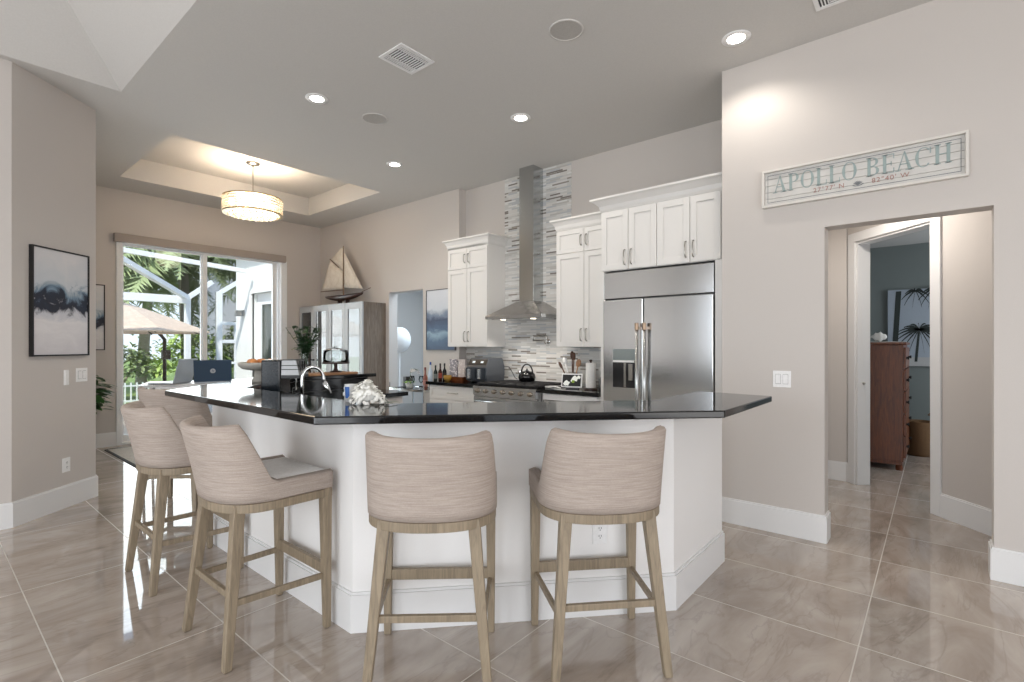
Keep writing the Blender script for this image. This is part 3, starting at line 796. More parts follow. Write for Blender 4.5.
tb_ = letters('BEACH', 0, 0, LH, WD, .0125); tb_[0].b.free()
gap_w = .052; total = ta[1] + tb_[1] - .025 + gap_w; print('sign text width', total)
m1, _ = letters('APOLLO', -total/2, -.034, LH, WD, .0125); m1.build('lettering', TEAL, sg)
m2, _ = letters('BEACH', -total/2 + ta[1] - .0125 + gap_w, -.034, LH, WD, .0125); m2.build('lettering', TEAL, sg)
def small_text(s, x, z, size, mat, parent, name):
    cu = bpy.data.curves.new(name, 'FONT'); cu.body = s; cu.size = size; cu.extrude = .0006; cu.align_x = 'CENTER'; cu.space_character = 1.15
    to = bpy.data.objects.new(name, cu); COL.objects.link(to)
    dg = bpy.context.evaluated_depsgraph_get(); me = bpy.data.meshes.new_from_object(to.evaluated_get(dg))
    bpy.data.objects.remove(to)
    me.transform(T(x, -.0170, z) @ Matrix.Rotation(PI/2, 4, 'X'))
    me.materials.clear(); me.materials.append(mat)
    o = bpy.data.objects.new(name, me); COL.objects.link(o); o.parent = parent; return o
small_text('27\u00b077\u2032 N', -.15, -.078, .044, CORAL, sg, 'coordinates')
small_text('82\u00b040\u2032 W', .19, -.078, .044, CORAL, sg, 'coordinates')
mb = MB()   # little scallop-and-turtle mark between the coordinates
for k in range(7):
    a = -0.9+k*.3
    mb.tube([(.018, -.0172, -.076), (.018+.03*math.sin(a), -.0172, -.076+.026*math.cos(a))], .0024, 6)
mb.tube([(-.012, -.0172, -.072), (.0, -.0172, -.08), (.018, -.0172, -.082), (.036, -.0172, -.078), (.048, -.0172, -.07)], .0026, 6)
mb.build('shell_mark', plain('sign_mark_grey', (128, 132, 136), .6), sg)

# ------------------------------------------------------------------ pictures
def abstract(name, w, h, seed, horizon, flip=False):
    M = Mat(name, rough=.55)
    tc = M.n('TexCoord'); sp = M.n('SeparateXYZ'); M.l(tc.outputs['Object'], sp.inputs[0])
    v = M.coord((1.6/w, 1, 3.0/h), loc=(seed, seed*.7, seed*.3))
    nz = M.noise(v, 1.1, 8, 1.6, .66)
    hz = M.n('MapRange'); hz.inputs[1].default_value = -h/2; hz.inputs[2].default_value = h/2; M.l(sp.outputs['Z'], hz.inputs[0])
    a = M.n('Math', operation='MULTIPLY_ADD'); a.inputs[1].default_value = .55; M.l(nz, a.inputs[0]); M.l(hz.outputs[0], a.inputs[2])
    b = M.n('Math', operation='SUBTRACT'); b.inputs[1].default_value = .275; M.l(a.outputs[0], b.inputs[0])
    H0 = horizon
    col = M.ramp(b.outputs[0], [(0, srgb(206, 204, 208)), (H0-.20, srgb(226, 224, 226)), (H0-.09, srgb(198, 200, 208)), (H0-.045, srgb(30, 34, 48)), (H0+.02, srgb(34, 42, 60)), (H0+.07, srgb(112, 136, 156)), (H0+.16, srgb(196, 202, 208)), (1, srgb(216, 214, 216))])
    M.base(col); return M.m
def picture(name, label, face, w, h, art, fcol, fwid=.012, dep=.03):
    t = thing(name, label, 'picture'); t.matrix_world = face
    f = MB(); f.box(-w/2, w/2, -dep, 0, h/2-fwid, h/2).box(-w/2, w/2, -dep, 0, -h/2, -h/2+fwid).box(-w/2, -w/2+fwid, -dep, 0, -h/2+fwid, h/2-fwid).box(w/2-fwid, w/2, -dep, 0, -h/2+fwid, h/2-fwid)
    f.build('frame', fcol, t)
    MB().box(-w/2+fwid, w/2-fwid, -dep+.008, -.002, -h/2+fwid, h/2-fwid).build('canvas', art, t)
    return t
PX = LW*.52
q = lpt(LW*.52)
picture('framed_picture', 'black framed abstract seascape on the angled left wall', face_at(q.x, q.y, 1.725, ln_), .545, .88, abstract('seascape_art', .52, .86, 3.1, .52), BLACK)
picture('framed_picture', 'narrow sliver of a second framed seascape beside the sliding door', face_at(1.385, YD, 1.75, (0, -1)), .60, .88, abstract('seascape_art_pale', .58, .86, 8.4, .46), BLACK)
def deepsea():
    M = Mat('deep_sea_art', rough=.5)
    tc = M.n('TexCoord'); sp = M.n('SeparateXYZ'); M.l(tc.outputs['Object'], sp.inputs[0])
    nz = M.noise(M.coord((2.2, 1, 4), loc=(4, 2, 1)), 1.3, 7, .8, .62)
    hz = M.n('MapRange'); hz.inputs[1].default_value = -.43; hz.inputs[2].default_value = .43; M.l(sp.outputs['Z'], hz.inputs[0])
    a = M.n('Math', operation='MULTIPLY_ADD'); a.inputs[1].default_value = .36; M.l(nz, a.inputs[0]); M.l(hz.outputs[0], a.inputs[2])
    b = M.n('Math', operation='SUBTRACT'); b.inputs[1].default_value = .18; M.l(a.outputs[0], b.inputs[0])
    M.base(M.ramp(b.outputs[0], [(0, srgb(70, 88, 116)), (.16, srgb(84, 110, 138)), (.26, srgb(140, 168, 188)), (.34, srgb(74, 98, 128)), (.50, srgb(56, 68, 96)), (.60, srgb(120, 134, 156)), (.70, srgb(200, 206, 214)), (1, srgb(214, 217, 224))]))
    return M.m
picture('framed_picture', 'deep blue seascape picture left of the tall wall cabinet', face_at(XS, 5.335, 1.735, (-1, 0)), .60, .86, deepsea(), plain('pewter_frame', (96, 96, 100), .4, .5), .010)

# palm print in the bedroom
pp = thing('palm_print', 'beach print with palm silhouettes on the bedroom wall', 'picture')
pp.matrix_world = face_at(BX-.001, -.21, 1.615, (-1, 0))
MB().box(-.72, .72, -.035, 0, -.52, .52).build('canvas', plain('print_sky', (176, 186, 198), .6), pp)
MB().box(-.72, .72, -.0365, -.0355, -.52, -.40).build('beach', plain('print_sand', (196, 196, 196), .6), pp)
def flat_palm(mb, cx, cz, r, n, droop):
    for k in range(n):
        a = 2*PI*k/n + .3
        pts = []
        for i in range(7):
            s = i/6; pts.append((cx + r*s*math.cos(a), cz + r*s*math.sin(a)*.8 - droop*s*s*r))
        for i in range(6):
            (xa_, za), (xb, zb) = pts[i], pts[i+1]; w = .024*(1-abs(i/6-.35))
            mb.face([(xa_, -.0372, za-w), (xb, -.0372, zb-w*.8), (xb, -.0372, zb+w*.3), (xa_, -.0372, za+w*.3)])
PDARK = plain('print_dark', (52, 60, 58), .6)
for cx_, cz_, r_, n_, dr_ in ((-.38, -.02, .25, 19, .5), (-.42, .50, .15, 9, .8), (-.22, .51, .17, 11, .8), (.3, .1, .26, 13, .6)):
    mb = MB(); flat_palm(mb, cx_, cz_, r_, n_, dr_); mb.build('palm_crown_silhouette', PDARK, pp, weld=False)
for q4 in ([(-.395, -.05), (-.37, -.05), (-.40, -.46), (-.43, -.46)], [(-.63, .50), (-.57, .50), (-.62, -.45), (-.68, -.45)]):
    mb = MB(); mb.face([(x_, -.0371, z_) for x_, z_ in q4]); mb.build('palm_trunk_silhouette', PDARK, pp)

# ------------------------------------------------------------------ ceiling fittings
LAMP = glow('downlight_glow', (255, 248, 236), 14)
def downlight(x, y, label, w=36):
    t = thing('recessed_light', label, 'ceiling light', (x, y, ZC), group='recessed ceiling lights')
    MB().lathe([(.058, -.004), (.092, -.007), (.096, -.003), (.096, 0)], (0, 0, 0), 28, cap=False).build('trim_ring', WHITEP, t, smooth=True)
    MB().lathe([(.0585, -.005), (.0585, -.0005)], (0, 0, 0), 28).build('lens', LAMP, t)
    d = bpy.data.lights.new('downlight_lamp', 'SPOT'); d.energy = w; d.spot_size = 2.5; d.spot_blend = .6; d.color = (1, .93, .84); d.shadow_soft_size = .05
    o = bpy.data.objects.new('downlight_lamp', d); COL.objects.link(o); o.location = (0, 0, -.03); o.parent = t
downlight(2.266, 4.11, 'recessed downlight nearest the ring chandelier, over the left of the bar')
downlight(3.68, 4.90, 'recessed downlight farthest back, in line with the tall left cabinet')
downlight(3.69, 2.99, 'recessed downlight in front of the hood chimney')
downlight(3.70, 1.066, 'recessed downlight beside the end of the sign wall', 22)
def speaker(x, y, label):
    t = thing('ceiling_speaker', label, 'speaker', (x, y, ZC), group='round ceiling speakers')
    MB().lathe([(.118, 0), (.118, -.006), (.108, -.008), (.106, -.004)], (0, 0, 0), 32, cap=False).build('rim', CEIL, t, smooth=True)
    M = bpy.data.materials.get('speaker_grille')
    if not M: M = paint('speaker_grille', (190, 187, 183), .7, .25, 320)
    MB().lathe([(.1075, -.0045), (.1075, -.0005)], (0, 0, 0), 32).build('grille', M, t)
speaker(2.862, 1.923, 'round ceiling speaker nearest the camera, left of the sign wall downlight')
speaker(2.818, 4.053, 'round ceiling speaker farther back, between two downlights')
def vent(x, y, w, l, label):
    t = thing('air_vent', label, 'air vent', (x, y, ZC), group='ceiling air vents')
    f = MB(); b = .025
    f.box(-w/2, w/2, -l/2, -l/2+b, -.008, 0).box(-w/2, w/2, l/2-b, l/2, -.008, 0).box(-w/2, -w/2+b, -l/2+b, l/2-b, -.008, 0).box(w/2-b, w/2, -l/2+b, l/2-b, -.008, 0)
    f.build('frame', WHITEP, t)
    MB().box(-w/2+b, w/2-b, -l/2+b, l/2-b, -.0015, -.0005).build('duct', plain('vent_dark', (70, 70, 72), .8) if not bpy.data.materials.get('vent_dark') else bpy.data.materials['vent_dark'], t)
    s = MB()
    for sgn in (-1, 1):      # long side louvres
        for k in range(3):
            yy = sgn*(l/2-b-.012-k*.017); s.box(-w/2+b, w/2-b, yy-.006, yy+.001, -.007, -.0017)
    n = 11
    for k in range(n):
        xx = -w/2+b+.018+k*(w-2*b-.036)/(n-1); s.box(xx-.004, xx+.004, -l/2+b+.055, l/2-b-.055, -.007, -.0017)
    s.build('louvres', WHITEP, t)
vent(2.386, 3.03, .31, .27, 'white louvred ceiling vent above the island')
vent(3.57, .45, .31, .27, 'white louvred ceiling vent cut off by the top edge of the photo')

# chandelier
ch = thing('ring_chandelier', 'round crystal drum chandelier hanging in the nook tray ceiling', 'chandelier', (2.93, 6.96, 0))
CZ = 3.12
MB().lathe([(.085, TZ), (.085, TZ-.012), (.05, TZ-.03), (.012, TZ-.035)], (0, 0, 0), 24).build('canopy', NICKEL, ch, smooth=True)
MB().tube([(0, 0, TZ-.03), (0, 0, CZ+.20)], .008, 8).build('stem', NICKEL, ch)
CR = .355
bands = MB()
for z in (CZ, CZ+.20):
    bands.lathe([(CR-.03, z-.008), (CR+.006, z-.008), (CR+.006, z+.008), (CR-.03, z+.008), (CR-.03, z-.008)], (0, 0, 0), 48, cap=False)
for k in range(3):
    a = k*2*PI/3; bands.tube([(0, 0, CZ+.20), (CR*math.cos(a), CR*math.sin(a), CZ+.20)], .006, 6)
bands.build('ring_frame', GOLD, ch)
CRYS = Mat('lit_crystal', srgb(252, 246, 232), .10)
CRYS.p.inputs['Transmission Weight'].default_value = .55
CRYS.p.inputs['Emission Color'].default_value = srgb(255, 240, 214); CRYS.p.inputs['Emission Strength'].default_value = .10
cz = MB()
for k in range(44):
    a = 2*PI*k/44
    for r_ in range(5):
        cz.box(CR-.010, CR+.010, -.021, .021, CZ+.012+r_*.036, CZ+.012+r_*.036+.029, RZ(a + (.07 if r_ % 2 else 0)))
cz.build('crystal_band', CRYS.m, ch)
bd = MB()
for r_ in (.05, .13, .21, .29):
    for k in range(int(r_*70)+4):
        a = 2*PI*k/(int(r_*70)+4); bd.ball((r_*math.cos(a), r_*math.sin(a), CZ-.02-.012*math.cos(r_*4)), .016, seg=6)
bd.build('crystal_beads', plain('bead_crystal', (225, 228, 230), .05, .7), ch, smooth=True)
for k in range(6):
    a = 2*PI*k/6+.9; MB().lathe([(.016, 0), (.03, .02), (.03, .12), (.006, .145)], (.25*math.cos(a), .25*math.sin(a), CZ+.03), 10).build('bulb', bpy.data.materials.get('warm_bulb') or glow('warm_bulb', (255, 232, 200), 5), ch, smooth=True)
d = bpy.data.lights.new('chandelier_lamp', 'AREA'); d.shape = 'DISK'; d.size = .62; d.energy = 22; d.color = (1, .80, .60)
o = bpy.data.objects.new('chandelier_lamp', d); COL.objects.link(o); o.location = (0, 0, CZ+.03); o.rotation_euler = (PI, 0, 0); o.parent = ch
d = bpy.data.lights.new('chandelier_halo', 'POINT'); d.energy = 13; d.color = (1, .80, .60); d.shadow_soft_size = .25
o = bpy.data.objects.new('chandelier_halo', d); COL.objects.link(o); o.location = (0, 0, CZ+.26); o.parent = ch
d = bpy.data.lights.new('chandelier_underglow', 'POINT'); d.energy = 5; d.color = (1, .80, .58); d.shadow_soft_size = .2
o = bpy.data.objects.new('chandelier_underglow', d); COL.objects.link(o); o.location = (0, 0, CZ-.18); o.parent = ch

# ------------------------------------------------------------------ hutch with sailboat
hu = thing('display_hutch', 'grey oak display hutch with four glazed doors in the corner', 'display cabinet')
UX, UY0, UY1, UH = 4.385, 6.63, 8.55, 2.04
MB().box(UX+.03, XS-.002, UY0, UY0+.03, 0, UH).build('side_panel', HUTCHW, hu)
MB().box(UX+.03, XS-.002, UY1-.03, UY1, 0, UH).build('side_panel', HUTCHW, hu)
MB().box(UX+.03, XS-.002, UY0+.03, UY1-.03, UH-.03, UH).box(UX+.03, XS-.002, UY0+.03, UY1-.03, .06, .09).box(XS-.014, XS-.002, UY0+.03, UY1-.03, .09, UH-.03).box(UX+.05, XS-.02, UY0+.03, UY1-.03, 0, .06).build('carcass', HUTCHW, hu)
for z in (.55, .95, 1.32, 1.68): MB().box(UX+.05, XS-.015, UY0+.031, UY1-.031, z, z+.018).build('shelf', HUTCHF, hu)
nd = 4; dwid = (UY1-UY0)/nd
for k in range(nd):
    a, b = UY0+k*dwid+.003, UY0+(k+1)*dwid-.003
    f = MB(); s_ = .075
    f.box(UX, UX+.026, a, a+s_, .04, UH).box(UX, UX+.026, b-s_, b, .04, UH).box(UX, UX+.026, a+s_, b-s_, .04, .16).box(UX, UX+.026, a+s_, b-s_, UH-.10, UH)
    o = f.build('glazed_door', HUTCHF, hu, bevel=.003)
    MB().box(UX+.01, UX+.016, a+s_, b-s_, .16, UH-.10).build('pane', CABGLASS, o)
    yk = b-.035 if k % 2 == 0 else a+.035
    MB().lathe([(.006, 0), (.006, .018), (.014, .02), (.014, .03), (.006, .034)], (0, 0, 0), 12, M=T(UX, yk, 1.13) @ Matrix.Rotation(-PI/2, 4, 'Y')).build('knob', BLACK, o)
sb = thing('model_sailboat', 'wooden model sailboat with cream sails on top of the hutch', 'model boat', (4.60, 7.50, UH), PI/2)
# local +x along the hull (world +Y = to the left), bow to world -Y
MB().box(-.10, -.08, -.05, .05, 0, .10).box(.08, .10, -.05, .05, 0, .10).box(-.1, .1, -.012, .012, .02, .05).build('stand', MAHOG, sb, bevel=.003)
rings = []
NL = 17
for i in range(NL):
    s = -1+2*i/(NL-1); x = s*.42
    b_ = .075*max(.02, (1-abs(s)**2.4)); keel = .20-.11*max(0, (1-abs(s)**1.8)); deck = .225+.02*s*s
    ring = []
    for j in range(9):
        th = PI*j/8; ring.append((x*(1.0 if j in (0, 8) else .96), b_*math.cos(th), deck-(deck-keel)*math.sin(th)**.8))
    rings.append(ring)
MB().loft(rings).build('hull', MAHOG, sb, smooth=True)
MB().box(-.36, .36, -.02, .02, .226, .236).build('deck', BOARD, sb)
MB().tube([(0, 0, .22), (0, 0, 1.12)], [.011, .006], 8).build('mast', SPRUCE, sb)
MB().tube([(.01, 0, .32), (.52, 0, .34)], .007, 6).build('boom', SPRUCE, sb)
MB().tube([(.10, 0, .74), (.30, 0, .93)], .009, 6).build('gaff', SPRUCE, sb)
MB().tube([(-.38, 0, .245), (-.56, 0, .30)], .006, 6).build('bowsprit', SPRUCE, sb)
def sail(name, pts, belly):
    mb = MB(); n = 8
    A, B, C, D = [Vector(p) for p in pts]
    g = [[(A*(1-u)+B*u)*(1-v)+(D*(1-u)+C*u)*v + Vector((0, belly*math.sin(PI*u)*math.sin(PI*min(1, v*.9+.05)), 0)) for u in [i/n for i in range(n+1)]] for v in [i/n for i in range(n+1)]]
    for i in range(n):
        for j in range(n): mb.face([g[i][j], g[i][j+1], g[i+1][j+1], g[i+1][j]])
    o = mb.build(name, SAIL, sb, smooth=True)
    m = o.modifiers.new('thick', 'SOLIDIFY'); m.thickness = .004
sail('mainsail', [(.015, 0, .34), (.50, 0, .355), (.30, 0, .92), (.015, 0, .66)], .03)
sail('topsail', [(.015, 0, .68), (.28, 0, .925), (.05, 0, 1.09), (.012, 0, 1.08)], .01)
sail('jib', [(-.02, 0, .36), (-.40, 0, .30), (-.03, 0, .98), (-.015, 0, .98)], .02)

for c_ in sb.children:
    if c_.name.split('.')[0] != 'stand':
        c_.data.transform(Matrix.Diagonal((1.38, 1.0, .91, 1)))
        if c_.name.split('.')[0] in ('hull', 'deck'): c_.data.transform(Matrix.Diagonal((1.0, .8, .80, 1)))
        else: c_.data.transform(T(0, 0, -.040))
    else: c_.data.transform(Matrix.Diagonal((1.25, .8, .76, 1)))

# ------------------------------------------------------------------ nook: rug, high table, laptops, plant
rug = linen('cream_rug', (190, 186, 180), (216, 212, 206), (14, 14, 14))
rgm = thing('nook_rug', 'pale rug with a dark bound edge by the sliding door', 'rug', (2.90, 7.35, 0))
MB().box(-1.24, 1.24, -.95, .95, 0, .010).build('pile', rug, rgm)
MB().box(-1.27, -1.241, -.98, .98, 0, .009).box(1.241, 1.27, -.98, .98, 0, .009).box(-1.24, 1.24, -.98, -.951, 0, .009).box(-1.24, 1.24, .951, .98, 0, .009).build('binding', plain('rug_binding', (60, 58, 58), .8), rgm)

tb = thing('high_table', 'counter-height white table with slim chrome legs holding the laptops', 'table', (2.26, 6.68, .010), math.radians(-22))
MB().box(-.60, .60, -.36, .36, .905, .93).build('tabletop', plain('table_white', (222, 224, 226), .3), tb, bevel=.004)
for sx in (-1, 1):
    for sy in (-1, 1): MB().tube([(sx*.54, sy*.31, .905), (sx*.56, sy*.33, 0)], .014, 8).build('leg', CHROME, tb)
MB().box(-.54, .54, -.01, .01, .86, .905).build('apron', CHROME, tb)

def laptop(label, loc, rz, w, d, lidmat, logo):
    t = thing('laptop', label, 'laptop', loc, rz)
    MB().box(-w/2, w/2, -d/2, d/2, .002, .018).build('base', plain('laptop_grey', (176, 180, 186), .35, .5) if not bpy.data.materials.get('laptop_grey') else bpy.data.materials['laptop_grey'], t, bevel=.003)
    R = T(0, -d/2, .019) @ Matrix.Rotation(math.radians(14), 4, 'X')
    lid = MB().box(-w/2, w/2, -.008, 0, .0, d, R).build('lid', lidmat, t, bevel=.002)
    MB().box(-w/2+.01, w/2-.01, .0003, .001, .012, d-.01, R).build('display_panel', GLOSSBLACK, lid)
    MB().box(-w/2+.02, w/2-.02, -d/2+.08, d/2-.02, .0182, .0192).build('keyboard', BLACK, t)
    if logo:
        Lm = R @ T(0, -.0085, d*.5) @ Matrix.Rotation(PI/2, 4, 'X')
        lg = MB(); seg = 24
        lg.lathe([(.027, 0), (.027, .0012)], (0, 0, 0), seg, M=Lm).build('emblem', plain('emblem_silver', (215, 220, 226), .25, .3), lid)
        ml = MB()
        for xs, zz0, zz1 in ((-.010, -.009, .022), (.004, -.022, .009)):
            a = Vector((xs-.0045*1.0, zz0, .0014)); sh = .32
            ml.hexa([Lm @ Vector(p) for p in ((xs+sh*zz0, zz0, .0013), (xs+.003+sh*zz0, zz0, .0013), (xs+.003+sh*zz1, zz1, .0013), (xs+sh*zz1, zz1, .0013), (xs+sh*zz0, zz0, .0018), (xs+.003+sh*zz0, zz0, .0018), (xs+.003+sh*zz1, zz1, .0018), (xs+sh*zz1, zz1, .0018))])
        def bow(x0, zc, closed):
            pts = [(x0, zc-.009), (x0+.008, zc-.009), (x0+.008, zc+.009), (x0, zc+.009)]
            segs = ((3, 2), (2, 1)) + (((1, 0),) if closed else ())
            for i, j in segs:
                p, q_ = Vector(pts[i]+(0,)), Vector(pts[j]+(0,)); dd_ = (q_-p).normalized(); nn_ = Vector((-dd_.y, dd_.x, 0))*.0013
                quad = [p-nn_-dd_*.001, q_-nn_+dd_*.001, q_+nn_+dd_*.001, p+nn_-dd_*.001]
                lo = [Lm @ Vector((v.x+.32*v.y, v.y, .0013)) for v in quad]; hi = [Lm @ Vector((v.x+.32*v.y, v.y, .0018)) for v in quad]
                ml.hexa(lo+hi)
        bow(-.0085, 0, False); bow(.0055, 0, True)
        ml.build('emblem_letters', plain('emblem_blue', (44, 64, 86), .3), lid)
    return t
DKBLUE = plain('slate_blue_lid', (58, 78, 100), .35, .2); SILV = plain('silver_lid', (196, 206, 216), .3, .4)
laptop('open slate blue laptop with a round silver emblem on its lid', (2.29, 6.50, .941), math.radians(-22), .375, .255, DKBLUE, True)
laptop('open silver laptop beside the slate blue one', (1.88, 6.61, .941), math.radians(42), .34, .27, SILV, False)

def leaf_blade(mb, base, direction, length, width, droop=.3, n=5):
    d = Vector(direction).normalized(); side = d.cross(Vector((0, 0, 1)))
    if side.length < .05: side = Vector((1, 0, 0))
    side.normalize(); L = []; R = []; 
    for i in range(n+1):
        s = i/n; p = Vector(base)+d*length*s+Vector((0, 0, -droop*length*s*s)); w = width*math.sin(PI*min(.98, s*.92+.06))**.8
        L.append(p+side*w/2); R.append(p-side*w/2)
    for i in range(n): mb.face([L[i], R[i], R[i+1], L[i+1]])
pl = thing('potted_plant', 'leafy green potted plant half hidden behind the angled left wall', 'plant', (1.32, 8.28, 0))
MB().lathe([(.11, 0), (.15, .02), (.17, .30), (.16, .31), (.15, .28)], (0, 0, 0), 20).build('pot', plain('stone_pot', (150, 146, 140), .7), pl, smooth=True)
lm = MB(); sm = MB()
rnd = random.Random(4)
for k in range(22):
    a = rnd.uniform(0, 2*PI); h = rnd.uniform(.4, .95); tip = Vector((.16*math.cos(a), .16*math.sin(a), .28+h*.8))
    sm.tube([(0, 0, .28), (tip.x*.5, tip.y*.5, .28+h*.5), tip], .005, 5)
    for j in range(5):
        aa = a+rnd.uniform(-1.0, 1.0)
        leaf_blade(lm, tip-Vector((0, 0, .05*j)), (math.cos(aa), math.sin(aa), rnd.uniform(0, .5)), rnd.uniform(.18, .30), .10, .35)
# keep foliage out of the walls
lo = lm.build('foliage', LEAF, pl, weld=False); sm.build('stems', LEAF2, pl)
for v in lo.data.vertices:
    v.co.x = max(-.22, v.co.x); v.co.y = min(.29, v.co.y)

# ------------------------------------------------------------------ things on the bar
def at(o, x, y, z, rz=0): o.location = (x, y, z); o.rotation_euler = (0, 0, rz); return o
BZ = 1.067
dsh = thing('pedestal_bowl', 'pale grey stone pedestal dish piled with oranges at the bar end', 'bowl', (1.875, 4.318, BZ))
MB().lathe([(.062, 0), (.065, .02), (.048, .04), (.045, .096), (.075, .100), (.135, .112), (.163, .138), (.166, .160), (.158, .166), (.13, .140), (.02, .130)], (0, 0, 0), 28).build('dish', plain('grey_stone', (176, 172, 164), .6), dsh, smooth=True)
ORG = plain('orange_peel', (214, 142, 84), .6)
for k, (x, y, z) in enumerate(((-.06, .03, .143), (.045, .055, .143), (.0, -.06, .143), (.07, -.03, .144), (-.075, -.045, .146), (.0, .0, .143))):
    tag(MB().ball((1.875+x, 4.318+y, BZ+z+.020), .033, seg=14).build('orange', ORG, smooth=True), 'whole orange lying in the stone pedestal dish', 'orange', 'oranges in the pedestal dish')

cf = thing('coffee_maker', 'black coffee maker with a metal-grilled top on the island worktop', 'coffee maker', (1.83, 3.845, .914), math.radians(45))
cf.rotation_euler = (0, 0, math.radians(-46))
MB().box(-.11, .03, -.11, .11, 0, .35).build('water_tank', plain('tank_black', (26, 32, 38), .18), cf, bevel=.012)
MB().box(.03, .17, -.10, .10, .21, .235).build('housing', BLACK, cf, bevel=.004)
MB().box(.03, .17, -.10, .10, .0, .03).build('drip_tray', BLACK, cf, bevel=.004)
g = MB()
g.loft([[(.035, -.10, .235), (.165, -.10, .235), (.165, .10, .235), (.035, .10, .235)], [(.035, -.09, .345), (.14, -.09, .345), (.14, .09, .345), (.035, .09, .345)]])
g.build('brew_head', plain('brew_steel', (150, 150, 150), .35, .6), cf)
g = MB()
for z in (.275, .305): g.box(.03, .168-(z-.235)*.2, -.102, .102, z, z+.006)
for yy in (-.05, 0, .05): g.box(.15, .16, yy-.003, yy+.003, .24, .34)
g.box(.03, .15, -.095, .095, .346, .352); g.build('grille', BLACK, cf)
MB().lathe([(.028, 0), (.028, .10)], (.10, .03, .03), 12).build('cup', VASEGLASS, cf)
MB().tube([(.12, -.04, .21), (.12, -.04, .12)], .008, 8).build('steam_wand', CHROME, cf)

fa = thing('sink_faucet', 'chrome gooseneck pull-down faucet rising behind the bar', 'faucet', (1.705, 3.287, .914), 0)
pts = [(0, 0, .03), (0, 0, .19)]
for k in range(13):
    th = PI*k/12; pts.append((.066-.066*math.cos(th), -.022*(1-math.cos(th)), .225+.085*math.sin(th)))
pts.append((.140, -.048, .19))
MB().tube(pts, .0115, 12).build('spout', CHROME, fa, smooth=True)
MB().lathe([(.03, 0), (.03, .012), (.02, .016), (.019, .045)], (0, 0, 0), 16).build('base', CHROME, fa, smooth=True)
MB().tube([(.137, -.047, .205), (.152, -.053, .165), (.162, -.058, .125)], [.015, .018, .021], 12).build('spray_head', CHROME, fa, smooth=True)
MB().tube([(0, .02, .05), (0, .05, .06), (0, .09, .085)], [.010, .007, .006], 8).build('lever', CHROME, fa, smooth=True)

mg = thing('mug', 'white square mug beyond the faucet spray head', 'mug', (2.01, 3.20, .914))
MB().lathe([(.032, 0), (.036, .01), (.036, .17), (.033, .172), (.032, .02)], (0, 0, 0), 18, cap=True).build('cup', WHITE, mg, smooth=True)
MB().tube([(.035, 0, .14), (.06, 0, .13), (.06, 0, .06), (.035, 0, .05)], .005, 8).build('handle', WHITE, mg, smooth=True)
sp = thing('soap_dispenser', 'small clear soap bottle with white pump at the bar edge', 'soap bottle', (1.72, 2.78, .914))
MB().lathe([(.03, 0), (.032, .02), (.032, .12), (.014, .14), (.014, .15)], (0, 0, 0), 16).build('bottle', VASEGLASS, sp, smooth=True)
MB().lathe([(.016, .15), (.016, .17), (.006, .172), (.006, .195)], (0, 0, 0), 12).box(-.008, .035, -.007, .007, .19, .202).build('pump', WHITEP, sp)

cp = thing('paper_cup', 'blue and white paper cup beside the white flower bunch', 'cup', (1.533, 2.432, BZ))
MB().lathe([(.023, 0), (.029, .090), (.031, .094), (.028, .094), (.023, .004)], (0, 0, 0), 20).build('body', WHITEP, cp, smooth=True)
bm_ = MB(); seg = 12
for i in range(seg):
    a0 = 2.0+i*2.0/seg; a1 = 2.0+(i+1)*2.0/seg
    f = lambda a, r, z: (r*math.cos(a), r*math.sin(a), z)
    bm_.face([f(a0, .0250, .02), f(a1, .0250, .02), f(a1, .0290, .082), f(a0, .0290, .082)])
bm_.build('blue_print', plain('cup_blue', (44, 96, 170), .4), cp, smooth=True)

fl = thing('flower_bunch', 'bunch of ruffled white flowers lying on the black bar top', 'flowers', (1.535, 2.270, BZ))
pm = MB(); rnd = random.Random(11)
for k in range(330):
    th = rnd.uniform(0, 2*PI); ph = rnd.uniform(0, PI/2); r = rnd.uniform(.7, 1)
    px = .100*r*math.cos(th)*math.cos(ph); py = .062*r*math.sin(th)*math.cos(ph); pz = .004+.115*r*math.sin(ph)*(1-.55*max(0, px/.100))
    c = Vector((px, py, pz)); out = Vector((px/.115, py/.06, pz/.06+.2)).normalized()
    u = out.orthogonal().normalized(); w = out.cross(u); a = rnd.uniform(0, 2*PI); s_ = rnd.uniform(.008, .014)
    e1 = (u*math.cos(a)+w*math.sin(a))*s_; e2 = (w*math.cos(a)-u*math.sin(a))*s_
    p = [c-e1, c-e1*.3-e2+out*.004, c+e1-e2*.4+out*.008, c+e1*.7+e2*.7+out*.010, c-e1*.2+e2+out*.005]
    pm.face([Vector((q.x, q.y, max(.002, q.z))) for q in p])
pm.ball((-.015, 0, .042), .066, .042, .040, 12)
po2 = pm.build('petals', plain('white_petal', (252, 251, 246), .7), fl, weld=False)
fl.rotation_euler = (0, 0, math.radians(-50))
gm = MB(); leaf_blade(gm, (.10, 0, .012), (1, .1, .1), .07, .03, .2); leaf_blade(gm, (.09, -.02, .010), (1, -.5, .05), .06, .03, .1); gm.build('leaf', LEAF2, fl, weld=False)

